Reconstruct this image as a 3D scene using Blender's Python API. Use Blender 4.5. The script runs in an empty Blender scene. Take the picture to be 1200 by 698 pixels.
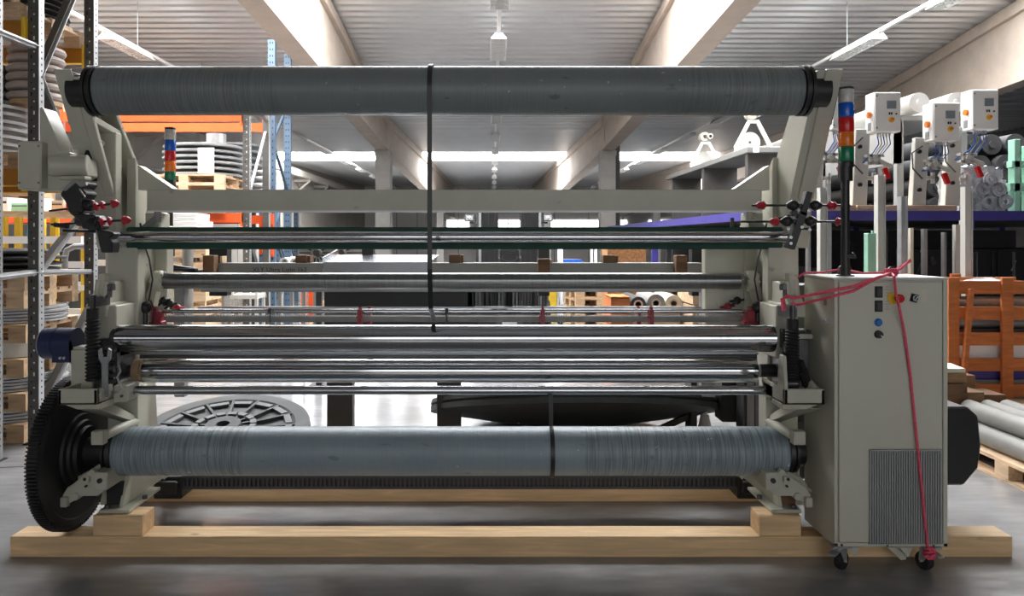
import bpy, bmesh, math, random
from mathutils import Vector, Matrix, Euler
random.seed(7)
PI = math.pi
SC = bpy.context.scene
COL = SC.collection
F, CX, CY, EYE = 900.0, 577.0, 280.0, 1.65      # focal length in px, principal point, eye height
def PX(px, Y): return (px - CX) * Y / F
def PZ(py, Y): return EYE - (py - CY) * Y / F
def at(px, py, Y): return Vector((PX(px, Y), Y, PZ(py, Y)))
V = Vector

# ------------------------------------------------------------------ mesh builder
class MB:
    def __init__(self):
        self.bm = bmesh.new(); self.mi = 0
    def _f(self, vs):
        try:
            f = self.bm.faces.new(vs); f.material_index = self.mi; return f
        except ValueError:
            return None
    def hexa(self, c):
        v = [self.bm.verts.new(p) for p in c]
        for q in ((0,3,2,1),(4,5,6,7),(0,1,5,4),(1,2,6,5),(2,3,7,6),(3,0,4,7)):
            self._f([v[i] for i in q])
        return self
    def box(self, x0, x1, y0, y1, z0, z1):
        if x0 > x1: x0, x1 = x1, x0
        if y0 > y1: y0, y1 = y1, y0
        if z0 > z1: z0, z1 = z1, z0
        return self.hexa([(x0,y0,z0),(x1,y0,z0),(x1,y1,z0),(x0,y1,z0),(x0,y0,z1),(x1,y0,z1),(x1,y1,z1),(x0,y1,z1)])
    def cbox(self, c, s, rot=None):
        hx, hy, hz = s[0]/2, s[1]/2, s[2]/2
        pts = [V(p) for p in ((-hx,-hy,-hz),(hx,-hy,-hz),(hx,hy,-hz),(-hx,hy,-hz),(-hx,-hy,hz),(hx,-hy,hz),(hx,hy,hz),(-hx,hy,hz))]
        if rot is not None:
            R = rot if isinstance(rot, Matrix) else Euler(rot).to_matrix()
            pts = [R @ p for p in pts]
        return self.hexa([p + V(c) for p in pts])
    def bar(self, p, q, w, h, up=(0,0,1)):
        p, q = V(p), V(q); d = (q-p).normalized(); up = V(up)
        s = d.cross(up)
        if s.length < 1e-4: s = d.cross(V((0,1,0)))
        s.normalize(); u = s.cross(d).normalized()
        a, b = s*w/2, u*h/2
        return self.hexa([p-a-b, p+a-b, q+a-b, q-a-b, p-a+b, p+a+b, q+a+b, q-a+b])
    def cyl(self, p, q, r, n=20, r2=None, cap=True):
        p, q = V(p), V(q); r2 = r if r2 is None else r2
        d = (q-p).normalized()
        s = d.cross(V((0,0,1)))
        if s.length < 1e-4: s = V((1,0,0))
        s.normalize(); u = s.cross(d).normalized()
        A, B = [], []
        for i in range(n):
            t = 2*PI*i/n; o = s*math.cos(t) + u*math.sin(t)
            A.append(self.bm.verts.new(p+o*r)); B.append(self.bm.verts.new(q+o*r2))
        for i in range(n):
            j = (i+1) % n; self._f([A[i],A[j],B[j],B[i]])
        if cap:
            self._f(A[::-1]); self._f(B)
        return self
    def lathe(self, prof, o, axis=(0,0,1), n=32, closed=False):
        """prof: list of (radius, distance along the axis)"""
        o = V(o); d = V(axis).normalized()
        s = d.cross(V((0,0,1)))
        if s.length < 1e-4: s = V((1,0,0))
        s.normalize(); u = s.cross(d).normalized()
        rings = []
        for r, t in prof:
            if r < 1e-5: rings.append([self.bm.verts.new(o+d*t)]); continue
            rings.append([self.bm.verts.new(o+d*t+(s*math.cos(2*PI*i/n)+u*math.sin(2*PI*i/n))*r) for i in range(n)])
        pairs = list(zip(rings, rings[1:]))
        if closed: pairs.append((rings[-1], rings[0]))
        for A, B in pairs:
            for i in range(n):
                j = (i+1) % n
                if len(A) == 1 and len(B) == 1: continue
                if len(A) == 1: self._f([A[0], B[j], B[i]])
                elif len(B) == 1: self._f([A[i], A[j], B[0]])
                else: self._f([A[i],A[j],B[j],B[i]])
        return self
    def tube(self, path, r, n=8, cap=True):
        P = [V(p) for p in path]; rings = []; prev = None
        for k, p in enumerate(P):
            d = (P[min(k+1,len(P)-1)] - P[max(k-1,0)]).normalized()
            if prev is None:
                s = d.cross(V((0,0,1)))
                if s.length < 1e-3: s = d.cross(V((0,1,0)))
            else:
                s = prev - d*prev.dot(d)
                if s.length < 1e-4: s = d.cross(V((0,0,1)))
            s.normalize(); prev = s; u = d.cross(s)
            rr = r[k] if isinstance(r, (list, tuple)) else r
            rings.append([self.bm.verts.new(p+(s*math.cos(2*PI*i/n)+u*math.sin(2*PI*i/n))*rr) for i in range(n)])
        for A, B in zip(rings, rings[1:]):
            for i in range(n):
                j = (i+1) % n; self._f([A[i],A[j],B[j],B[i]])
        if cap: self._f(rings[0][::-1]); self._f(rings[-1])
        return self
    def prism(self, poly, vec):
        A = [self.bm.verts.new(V(p)) for p in poly]; B = [self.bm.verts.new(V(p)+V(vec)) for p in poly]
        self._f(A[::-1]); self._f(B)
        n = len(poly)
        for i in range(n):
            j = (i+1) % n; self._f([A[i],A[j],B[j],B[i]])
        return self
    def yz(self, poly, x0, x1):                     # polygon in the (y, z) plane, thick in x
        return self.prism([(x0,a,b) for a, b in poly], (x1-x0,0,0))
    def xz(self, poly, y0, y1):
        return self.prism([(a,y0,b) for a, b in poly], (0,y1-y0,0))
    def xy(self, poly, z0, z1):
        return self.prism([(a,b,z0) for a, b in poly], (0,0,z1-z0))
    def sphere(self, c, r, n=12, m=8, sc=(1,1,1)):
        c = V(c); rings = []
        for k in range(m+1):
            t = PI*k/m
            if k in (0, m): rings.append([self.bm.verts.new(c+V((0,0,r*sc[2]*math.cos(t))))]); continue
            rings.append([self.bm.verts.new(c+V((r*sc[0]*math.sin(t)*math.cos(2*PI*i/n), r*sc[1]*math.sin(t)*math.sin(2*PI*i/n), r*sc[2]*math.cos(t)))) for i in range(n)])
        for A, B in zip(rings, rings[1:]):
            for i in range(n):
                j = (i+1) % n
                if len(A) == 1: self._f([A[0],B[i],B[j]])
                elif len(B) == 1: self._f([A[i],B[0],A[j]])
                else: self._f([A[i],B[i],B[j],A[j]])
        return self
    def mesh(self, name, mats, off, bevel=0.0, smooth=True):
        bm = self.bm
        bmesh.ops.recalc_face_normals(bm, faces=bm.faces[:])
        if bevel:
            ed = [e for e in bm.edges if len(e.link_faces) == 2 and e.calc_face_angle(0) > 0.6]
            bmesh.ops.bevel(bm, geom=ed, offset=bevel, segments=1, affect='EDGES', clamp_overlap=True)
        bmesh.ops.translate(bm, verts=bm.verts[:], vec=-V(off))
        me = bpy.data.meshes.new(name); bm.to_mesh(me); bm.free()
        if smooth:
            me.polygons.foreach_set('use_smooth', [True]*len(me.polygons))
            me.set_sharp_from_angle(angle=math.radians(32))
        for m in (mats if isinstance(mats, (list, tuple)) else [mats]): me.materials.append(m)
        return me
    def build(self, name, mats, parent=None, bevel=0.0, smooth=True, label=None):
        """links everything added so far as ONE object; parts keep world coordinates"""
        if parent is not None:
            off = world_loc(parent)
            o = bpy.data.objects.new(name, self.mesh(name, mats, off, bevel, smooth)); COL.objects.link(o)
            o.parent = parent
        else:
            bb = [V(v.co) for v in self.bm.verts]
            lo = V((min(b[i] for b in bb) for i in range(3))); hi = V((max(b[i] for b in bb) for i in range(3)))
            off = V(((lo.x+hi.x)/2, (lo.y+hi.y)/2, lo.z))
            o = bpy.data.objects.new(name, self.mesh(name, mats, off, bevel, smooth)); COL.objects.link(o)
            o.location = off
        if label: o['label'] = label
        return o
def world_loc(o):
    p = V((0,0,0))
    while o is not None:
        p += V(o.location); o = o.parent
    return p
def thing(name, label, cat, loc=(0,0,0), group=None):
    o = bpy.data.objects.new(name, None); COL.objects.link(o)
    o.empty_display_size = 0.1; o.location = loc
    return tag(o, label, cat, group)
def tag(o, label, cat, group=None, kind=None):
    o['label'] = label; o['category'] = cat
    if group: o['group'] = group
    if kind: o['kind'] = kind
    return o
def struct(o):
    o['kind'] = 'structure'; return o
def kids(o): return [c for c in COL.objects if c.parent == o]
def dup(root, loc, rz=0.0, label=None, group=None):
    def cp(o, par):
        c = o.copy(); COL.objects.link(c); c.parent = par
        for k in kids(o): cp(k, c)
        return c
    c = cp(root, None); c.location = loc; c.rotation_euler = (0,0,rz)
    if label: c['label'] = label
    if group: c['group'] = group
    return c

# ------------------------------------------------------------------ materials
def nodes(name):
    m = bpy.data.materials.new(name); m.use_nodes = True
    nt = m.node_tree; b = nt.nodes['Principled BSDF']
    return m, nt, b
def mat(name, col, rough=0.5, metal=0.0, var=0.12, scale=6.0, stretch=(1,1,1), bump=0.0, rvar=0.0, detail=4.0, spots=None, spec=None):
    m, nt, b = nodes(name)
    N = nt.nodes.new; L = nt.links.new
    tc = N('ShaderNodeTexCoord'); mp = N('ShaderNodeMapping'); mp.inputs['Scale'].default_value = stretch
    L(tc.outputs['Object'], mp.inputs['Vector'])
    nz = N('ShaderNodeTexNoise'); nz.inputs['Scale'].default_value = scale; nz.inputs['Detail'].default_value = detail
    nz.inputs['Roughness'].default_value = 0.62
    L(mp.outputs['Vector'], nz.inputs['Vector'])
    cr = N('ShaderNodeValToRGB'); cr.color_ramp.elements[0].position = 0.3; cr.color_ramp.elements[1].position = 0.7
    lo = [c*(1-var) for c in col[:3]]; hi = [min(1, c*(1+var)) for c in col[:3]]
    cr.color_ramp.elements[0].color = (*lo,1); cr.color_ramp.elements[1].color = (*hi,1)
    L(nz.outputs['Fac'], cr.inputs['Fac'])
    out = cr.outputs['Color']
    if spots:                                        # (colour, scale, threshold)
        sc, ss, st = spots
        n2 = N('ShaderNodeTexNoise'); n2.inputs['Scale'].default_value = ss; n2.inputs['Detail'].default_value = 6
        L(tc.outputs['Object'], n2.inputs['Vector'])
        r2 = N('ShaderNodeValToRGB'); r2.color_ramp.elements[0].position = st; r2.color_ramp.elements[1].position = st+0.06
        L(n2.outputs['Fac'], r2.inputs['Fac'])
        mx = N('ShaderNodeMixRGB'); mx.inputs['Color2'].default_value = (*sc,1)
        L(r2.outputs['Color'], mx.inputs['Fac']); L(out, mx.inputs['Color1']); out = mx.outputs['Color']
    L(out, b.inputs['Base Color'])
    b.inputs['Roughness'].default_value = rough; b.inputs['Metallic'].default_value = metal
    if spec is not None: b.inputs['Specular IOR Level'].default_value = spec
    if rvar:
        mr = N('ShaderNodeMapRange'); mr.inputs['To Min'].default_value = max(0.02, rough-rvar); mr.inputs['To Max'].default_value = min(1, rough+rvar)
        L(nz.outputs['Fac'], mr.inputs['Value']); L(mr.outputs['Result'], b.inputs['Roughness'])
    if bump:
        bp = N('ShaderNodeBump'); bp.inputs['Strength'].default_value = bump; bp.inputs['Distance'].default_value = 0.01
        L(nz.outputs['Fac'], bp.inputs['Height']); L(bp.outputs['Normal'], b.inputs['Normal'])
    return m
def emit(name, col, strength):
    m, nt, b = nodes(name)
    b.inputs['Base Color'].default_value = (*col,1)
    b.inputs['Emission Color'].default_value = (*col,1); b.inputs['Emission Strength'].default_value = strength
    return m
def wood(name, col, stretch=(1,12,12), dark=0.55, scale=3.0, rough=0.7):
    m, nt, b = nodes(name)
    N = nt.nodes.new; L = nt.links.new
    tc = N('ShaderNodeTexCoord'); mp = N('ShaderNodeMapping'); mp.inputs['Scale'].default_value = stretch
    L(tc.outputs['Object'], mp.inputs['Vector'])
    nz = N('ShaderNodeTexNoise'); nz.inputs['Scale'].default_value = scale; nz.inputs['Detail'].default_value = 6; nz.inputs['Distortion'].default_value = 0.6
    L(mp.outputs['Vector'], nz.inputs['Vector'])
    cr = N('ShaderNodeValToRGB'); e = cr.color_ramp.elements
    e[0].position = 0.25; e[0].color = (*[c*dark for c in col],1)
    e[1].position = 0.75; e[1].color = (*[min(1,c*1.2) for c in col],1)
    k = e.new(0.5); k.color = (*[c*0.95 for c in col],1)
    L(nz.outputs['Fac'], cr.inputs['Fac'])
    # knots
    vo = N('ShaderNodeTexVoronoi'); vo.inputs['Scale'].default_value = 2.3
    m2 = N('ShaderNodeMapping'); m2.inputs['Scale'].default_value = tuple(1 if s < 2 else 2.5 for s in stretch)
    L(tc.outputs['Object'], m2.inputs['Vector']); L(m2.outputs['Vector'], vo.inputs['Vector'])
    kr = N('ShaderNodeValToRGB'); kr.color_ramp.elements[0].position = 0.03; kr.color_ramp.elements[0].color = (1,1,1,1)
    kr.color_ramp.elements[1].position = 0.085; kr.color_ramp.elements[1].color = (0,0,0,1)
    L(vo.outputs['Distance'], kr.inputs['Fac'])
    mx = N('ShaderNodeMixRGB'); mx.inputs['Color2'].default_value = (*[c*0.35 for c in col],1)
    L(kr.outputs['Color'], mx.inputs['Fac']); L(cr.outputs['Color'], mx.inputs['Color1'])
    L(mx.outputs['Color'], b.inputs['Base Color'])
    b.inputs['Roughness'].default_value = rough
    bp = N('ShaderNodeBump'); bp.inputs['Strength'].default_value = 0.15; bp.inputs['Distance'].default_value = 0.004
    L(nz.outputs['Fac'], bp.inputs['Height']); L(bp.outputs['Normal'], b.inputs['Normal'])
    return m

M = {}
M['beige']   = mat('machine_beige_paint', (0.46,0.453,0.375), 0.42, 0, 0.07, 3.0, rvar=0.06, spots=((0.25,0.235,0.19), 9.0, 0.70))
M['cab']     = mat('cabinet_beige_paint', (0.54,0.53,0.445), 0.45, 0, 0.04, 2.0, rvar=0.05)
M['cabtop']  = mat('cabinet_top_pale', (0.62,0.62,0.60), 0.4, 0, 0.04, 2.0)  # top plate, paler and greyer than the body
M['chrome']  = mat('polished_steel', (0.48,0.485,0.50), 0.11, 1.0, 0.06, 3.0, stretch=(40,1,1), rvar=0.05)
M['steel']   = mat('brushed_steel', (0.42,0.43,0.44), 0.32, 1.0, 0.12, 5.0, stretch=(14,1,1), rvar=0.08)
M['dsteel']  = mat('dark_oily_steel', (0.10,0.10,0.105), 0.38, 0.8, 0.3, 8.0)
M['black']   = mat('black_plastic', (0.012,0.012,0.013), 0.42, 0, 0.2, 8.0)
M['rubber']  = mat('black_rubber', (0.014,0.014,0.014), 0.7, 0, 0.2, 8.0)
M['gear']    = mat('black_cast_gear', (0.014,0.014,0.015), 0.55, 0.1, 0.3, 5.0)
M['red']     = mat('red_plastic', (0.42,0.015,0.03), 0.4, 0, 0.15, 8.0)
M['dred']    = mat('dark_red_clamp', (0.26,0.015,0.03), 0.4, 0, 0.15, 8.0)
M['green']   = mat('dark_green_cloth', (0.012,0.055,0.04), 0.75, 0, 0.25, 12.0)
M['navy']    = mat('navy_motor_paint', (0.01,0.018,0.07), 0.4, 0, 0.15, 6.0)
M['tape']    = mat('brown_tape', (0.30,0.20,0.11), 0.6, 0, 0.25, 12.0)
M['wood']    = wood('pine_beam', (0.74,0.51,0.28), dark=0.78)
M['woodp']   = wood('pallet_wood', (0.50,0.335,0.195), (1.5,8,8))
M['woodl']   = wood('pale_board', (0.66,0.47,0.30), (1.5,8,8))
M['woodd']   = wood('brown_block', (0.17,0.085,0.04), (2,8,8))
M['woodk']   = wood('off_cut_wood', (0.30,0.175,0.09), (2,8,8))
M['woodr']   = wood('red_stained_wood', (0.58,0.18,0.05), (1.5,9,9), 0.7)
M['osb']     = mat('chipboard', (0.42,0.21,0.09), 0.8, 0, 0.4, 30.0)
M['galv']    = mat('galvanised_steel', (0.30,0.31,0.32), 0.45, 0.6, 0.15, 7.0)
M['galvd']   = mat('grey_rack_paint', (0.095,0.09,0.085), 0.5, 0.2, 0.15, 7.0)
M['galvl']   = mat('bright_galvanised', (0.52,0.54,0.56), 0.38, 0.7, 0.12, 7.0)
M['hole']    = mat('punched_hole', (0.01,0.01,0.01), 0.9, 0, 0.1)
M['ochre']   = mat('ochre_rack_paint', (0.42,0.165,0.012), 0.45, 0, 0.1, 5.0)
M['orange']  = mat('orange_rack_paint', (0.78,0.10,0.02), 0.45, 0, 0.1, 5.0)
M['yellow']  = mat('yellow_paint', (0.80,0.52,0.03), 0.45, 0, 0.1, 5.0)
M['bluerack']= mat('blue_rack_paint', (0.10,0.155,0.23), 0.5, 0.1, 0.12, 6.0)
M['purple']  = mat('purple_blue_paint', (0.055,0.045,0.27), 0.45, 0, 0.12, 4.0)
M['white']   = mat('white_paint', (0.85,0.85,0.84), 0.4, 0, 0.03, 3.0)
M['offw']    = mat('off_white_paint', (0.52,0.52,0.485), 0.45, 0, 0.06, 4.0)
M['boss']    = mat('cast_boss', (0.10,0.103,0.106), 0.7, 0.0, 0.15, 6.0)
M['steel2']  = mat('dull_steel', (0.22,0.22,0.22), 0.3, 0.9, 0.12, 5.0, stretch=(14,1,1), rvar=0.06)
M['rail']    = mat('grey_toothed_steel', (0.20,0.20,0.19), 0.5, 0.3, 0.2, 9.0)
M['grille']  = mat('grille_grey', (0.36,0.365,0.36), 0.5, 0.2, 0.06, 5.0)
M['alu']     = mat('cast_aluminium', (0.36,0.37,0.38), 0.42, 0.4, 0.18, 6.0)
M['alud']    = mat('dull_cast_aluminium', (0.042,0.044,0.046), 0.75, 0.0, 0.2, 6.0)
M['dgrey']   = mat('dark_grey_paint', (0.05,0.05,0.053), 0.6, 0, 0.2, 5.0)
M['mgrey']   = mat('mid_grey_paint', (0.26,0.26,0.25), 0.5, 0, 0.1, 5.0)
M['reelrim'] = mat('pinkish_reel_rim', (0.42,0.36,0.33), 0.6, 0, 0.12, 6.0)
M['pipe']    = mat('dusty_grey_tube', (0.19,0.188,0.172), 0.5, 0, 0.15, 5.0)
M['paper']   = mat('white_paper', (0.80,0.79,0.76), 0.8, 0, 0.03)
M['cream']   = mat('cream_label', (0.60,0.57,0.46), 0.7, 0, 0.03)
M['card']    = mat('brown_cardboard', (0.36,0.21,0.11), 0.8, 0, 0.12, 5.0)
M['cardl']   = mat('light_cardboard', (0.58,0.44,0.33), 0.8, 0, 0.12, 5.0)
M['mint']    = mat('mint_green_paint', (0.32,0.60,0.45), 0.5, 0, 0.06)
M['rope']    = mat('pink_red_rope', (0.75,0.085,0.15), 0.6, 0, 0.25, 60.0)
M['film']    = mat('wrinkled_plastic_film', (0.62,0.65,0.68), 0.12, 0.25, 0.35, 9.0, bump=1.0)
M['blueb']   = mat('blue_button', (0.02,0.16,0.48), 0.3, 0, 0.05)
M['concrete']= mat('girder_concrete', (0.50,0.425,0.36), 0.8, 0, 0.1, 3.0, bump=0.1)
M['conc2']   = mat('column_concrete', (0.36,0.345,0.325), 0.8, 0, 0.1, 3.0, bump=0.1)
M['deck']    = mat('corrugated_roof_sheet', (0.55,0.56,0.57), 0.36, 0.35, 0.05, 1.5)
M['wallp']   = mat('wall_panel', (0.40,0.37,0.33), 0.7, 0, 0.06, 1.0)
M['wallg']   = mat('far_wall_panel', (0.82,0.80,0.78), 0.7, 0, 0.06, 1.0)
M['sheet']   = mat('galvanised_sheet', (0.72,0.76,0.82), 0.22, 0.85, 0.15, 4.0)
M['lens_clear']= mat('clear_lens', (0.50,0.48,0.45), 0.25, 0, 0.15, 20.0, stretch=(1,1,6))
M['lens_blue'] = mat('blue_lens', (0.01,0.10,0.50), 0.25, 0, 0.15, 20.0, stretch=(1,1,6))
M['lens_red']  = mat('red_lens', (0.55,0.012,0.015), 0.25, 0, 0.15, 20.0, stretch=(1,1,6))
M['lens_orange']=mat('orange_lens', (0.75,0.16,0.01), 0.25, 0, 0.15, 20.0, stretch=(1,1,6))
M['lens_green']= mat('green_lens', (0.005,0.16,0.075), 0.25, 0, 0.15, 20.0, stretch=(1,1,6))
M['screen']  = mat('grey_lcd', (0.22,0.28,0.33), 0.2, 0, 0.05)
M['orangek'] = mat('orange_knob', (0.80,0.20,0.02), 0.4, 0, 0.05)
M['cyan']    = mat('cyan_strap', (0.05,0.55,0.65), 0.6, 0, 0.1)

def roller_mat(name, base, dark, amount, lighter):
    """blue-grey roller covering: fine rings round the roller, worn patches and scuffs"""
    m, nt, b = nodes(name); N = nt.nodes.new; L = nt.links.new
    tc = N('ShaderNodeTexCoord')
    def noise(stretch, scale, detail=4):
        mp = N('ShaderNodeMapping'); mp.inputs['Scale'].default_value = stretch
        L(tc.outputs['Object'], mp.inputs['Vector'])
        n = N('ShaderNodeTexNoise'); n.inputs['Scale'].default_value = scale; n.inputs['Detail'].default_value = detail
        L(mp.outputs['Vector'], n.inputs['Vector']); return n.outputs['Fac']
    def ramp(f, a, c, ca=(0,0,0,1), cb=(1,1,1,1)):
        r = N('ShaderNodeValToRGB'); r.color_ramp.elements[0].position = a; r.color_ramp.elements[1].position = c
        r.color_ramp.elements[0].color = ca; r.color_ramp.elements[1].color = cb
        L(f, r.inputs['Fac']); return r.outputs['Color']
    def mix(fac, c1, c2):
        x = N('ShaderNodeMixRGB')
        L(fac, x.inputs['Fac'])
        for i, c in (('Color1', c1), ('Color2', c2)):
            if isinstance(c, tuple): x.inputs[i].default_value = (*c,1)
            else: L(c, x.inputs[i])
        return x.outputs['Color']
    big = ramp(noise((0.9,1.2,1.2), 1.6), 0.35, 0.65)
    c = mix(big, base, lighter)
    rings = ramp(noise((105,3,3), 1.5, 6), 0.40, 0.62)
    sx = N('ShaderNodeSeparateXYZ'); L(tc.outputs['Object'], sx.inputs['Vector'])
    ab = N('ShaderNodeMath'); ab.operation = 'ABSOLUTE'; L(sx.outputs['X'], ab.inputs[0])
    ad = N('ShaderNodeMath'); ad.operation = 'MULTIPLY_ADD'; ad.inputs[1].default_value = 0.5; L(ab.outputs[0], ad.inputs[0])
    nzz = noise((1.3,0.4,0.4), 1.3, 3); L(nzz, ad.inputs[2])
    zone = ramp(ad.outputs[0], 0.98, 1.24, (0.14,0.14,0.14,1))
    mul = N('ShaderNodeMixRGB'); mul.blend_type = 'MULTIPLY'; mul.inputs['Fac'].default_value = 1
    L(rings, mul.inputs['Color1']); L(zone, mul.inputs['Color2'])
    g = N('ShaderNodeMixRGB'); g.inputs['Fac'].default_value = amount; g.inputs['Color1'].default_value = (0,0,0,1); L(mul.outputs['Color'], g.inputs['Color2'])
    c = mix(g.outputs['Color'], c, dark)
    scuff = ramp(noise((4,9,9), 2.2, 8), 0.66, 0.70)
    c = mix(scuff, c, tuple(x*0.75 for x in base))
    chips = ramp(noise((20,20,20), 1.6, 2), 0.74, 0.77)
    c = mix(chips, c, tuple(min(1, x*2.2) for x in base))
    L(c, b.inputs['Base Color']); b.inputs['Roughness'].default_value = 0.42
    bp = N('ShaderNodeBump'); bp.inputs['Strength'].default_value = 0.25; bp.inputs['Distance'].default_value = 0.003
    L(rings, bp.inputs['Height']); L(bp.outputs['Normal'], b.inputs['Normal'])
    return m
M['roll_top'] = roller_mat('dark_grey_roller_cover', (0.155,0.176,0.18), (0.085,0.097,0.10), 0.5, (0.19,0.215,0.22))
M['roll_bot'] = roller_mat('blue_grey_roller_cover', (0.24,0.295,0.335), (0.085,0.10,0.108), 0.68, (0.28,0.34,0.38))

def floor_mat():
    m, nt, b = nodes('polished_concrete_floor'); N = nt.nodes.new; L = nt.links.new
    tc = N('ShaderNodeTexCoord')
    def noise(st, sc, d=6):
        mp = N('ShaderNodeMapping'); mp.inputs['Scale'].default_value = st; L(tc.outputs['Object'], mp.inputs['Vector'])
        n = N('ShaderNodeTexNoise'); n.inputs['Scale'].default_value = sc; n.inputs['Detail'].default_value = d; L(mp.outputs['Vector'], n.inputs['Vector']); return n.outputs['Fac']
    r = N('ShaderNodeValToRGB'); r.color_ramp.elements[0].position = 0.3; r.color_ramp.elements[1].position = 0.72
    r.color_ramp.elements[0].color = (0.225,0.227,0.233,1); r.color_ramp.elements[1].color = (0.355,0.355,0.36,1)
    L(noise((1,1.6,1), 1.7), r.inputs['Fac'])
    n2 = noise((1.5,6,1), 3.0)
    mx = N('ShaderNodeMixRGB'); mx.blend_type = 'MULTIPLY'; mx.inputs['Fac'].default_value = 0.35
    L(r.outputs['Color'], mx.inputs['Color1']); L(n2, mx.inputs['Color2'])
    L(mx.outputs['Color'], b.inputs['Base Color'])
    mr = N('ShaderNodeMapRange'); mr.inputs['To Min'].default_value = 0.10; mr.inputs['To Max'].default_value = 0.30; b.inputs['Specular IOR Level'].default_value = 0.6
    L(n2, mr.inputs['Value']); L(mr.outputs['Result'], b.inputs['Roughness'])
    bp = N('ShaderNodeBump'); bp.inputs['Strength'].default_value = 0.06; bp.inputs['Distance'].default_value = 0.01
    L(n2, bp.inputs['Height']); L(bp.outputs['Normal'], b.inputs['Normal'])
    return m
M['floor'] = floor_mat()
# ================================================================== the hall
def ceil_z(Y): return EYE + (5.6 - 0.12*Y if Y <= 20 else 3.2 + 0.019*(Y-20))
YB, YF, XL, XR = -6.0, 56.0, -9.3, 15.4
mb = MB(); mb.box(XL-0.2, XR+0.2, YB-0.2, YF+0.2, -0.12, 0)
struct(mb.build('floor', M['floor'], smooth=False))
# floor joint lines are part of the slab's look
mb = MB()
for a, b_ in (((-9,4.9),(-1.9,5.75)),((XL,10.6),(XR,10.6)),((-6.2,3.0),(-6.2,40))):
    mb.bar((a[0],a[1],0.0005),(b_[0],b_[1],0.0005),0.008,0.002)
struct(mb.build('trim_1', M['hole'], smooth=False))

# roof openings (roof lights): bands right across the hall
BANDS = [(8.6, 12.4), (30.0, 34.0)]
def deck(y0, y1, nm):
    mb = MB(); per, dep = 0.25, 0.075
    y = y0; prof = []
    while y < y1 - 1e-6:
        for dy, dz in ((0,0),(0.10,0),(0.135,dep),(0.215,dep),(0.25,0)):
            yy = min(y+dy, y1); prof.append((yy, ceil_z(yy)+dz))
        y += per
    pv = None
    for yy, zz in prof:
        cur = (mb.bm.verts.new((XL-0.1,yy,zz)), mb.bm.verts.new((XR+0.1,yy,zz)))
        if pv and (cur[0].co - pv[0].co).length > 1e-5: mb._f([pv[0], pv[1], cur[1], cur[0]])
        pv = cur
    o = mb.build(nm, M['deck'], smooth=False); struct(o)
    # upper skin so that the deck is a closed roof
    mb = MB(); n = 6
    for i in range(n):
        a, c = y0+(y1-y0)*i/n, y0+(y1-y0)*(i+1)/n
        mb.hexa([(XL-0.1,a,ceil_z(a)+0.1),(XR+0.1,a,ceil_z(a)+0.1),(XR+0.1,c,ceil_z(c)+0.1),(XL-0.1,c,ceil_z(c)+0.1),
                 (XL-0.1,a,ceil_z(a)+0.25),(XR+0.1,a,ceil_z(a)+0.25),(XR+0.1,c,ceil_z(c)+0.25),(XL-0.1,c,ceil_z(c)+0.25)])
    struct(mb.build('ceiling', M['dgrey'], smooth=False))
deck(-6.2, 8.6, 'ceiling'); deck(12.4, 30.0, 'ceiling'); deck(34.0, 56.2, 'ceiling')
skyl = emit('daylit_rooflight', (0.97,0.985,1.0), 18.0)
skyf = emit('daylit_far_rooflight', (0.97,0.985,1.0), 18.0)
for k, (a, c) in enumerate(BANDS):
    mb = MB()
    mb.hexa([(XL,a,ceil_z(a)+0.02),(8.9,a,ceil_z(a)+0.02),(8.9,c,ceil_z(c)+0.02),(XL,c,ceil_z(c)+0.02),
             (XL,a,ceil_z(a)+0.06),(8.9,a,ceil_z(a)+0.06),(8.9,c,ceil_z(c)+0.06),(XL,c,ceil_z(c)+0.06)])
    struct(mb.build('window_%d' % (k+1), (skyl, skyf)[k], smooth=False))
    mb = MB(); mb.hexa([(8.9,a,ceil_z(a)),(XR+0.1,a,ceil_z(a)),(XR+0.1,c,ceil_z(c)),(8.9,c,ceil_z(c)),(8.9,a,ceil_z(a)+0.1),(XR+0.1,a,ceil_z(a)+0.1),(XR+0.1,c,ceil_z(c)+0.1),(8.9,c,ceil_z(c)+0.1)])
    struct(mb.build('ceiling', M['dgrey'], smooth=False))

# walls
def wall(nm, m, x0, x1, y0, y1, z1=7.6, seams=None):
    mb = MB(); mb.box(x0,x1,y0,y1,0,z1); struct(mb.build(nm, m, smooth=False))
wall('wall_left', M['wallp'], XL-0.2, XL, YB, YF)
wall('wall_right', M['dgrey'], XR, XR+0.2, YB, YF)
wall('wall_back', M['wallg'], XL-0.2, XR+0.2, YF, YF+0.2)
wall('wall_front', M['dgrey'], XL-0.2, XR+0.2, YB-0.2, YB)
mb = MB()                                                   # panel joints of the left and the far wall
for y in range(13, 56, 3): mb.box(XL-0.01, XL+0.012, y, y+0.05, 0, 4.6)
struct(mb.build('trim_2', M['mgrey'], smooth=False))
mb = MB()
for x in (-7,-5.5,-4,-2.5,-1.0,2.0,4.5,7,9.5,12): mb.box(x, x+0.05, YF-0.012, YF+0.01, 0, 5.4)
struct(mb.build('trim_3', M['mgrey'], smooth=False))
for x, y in ((-9.2,16.2),(-9.2,24.2)):
    mb = MB(); mb.box(XL, XL+0.22, y, y+0.2, 0, 4.9); struct(mb.build('trim_4', M['dgrey'], smooth=False))
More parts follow.
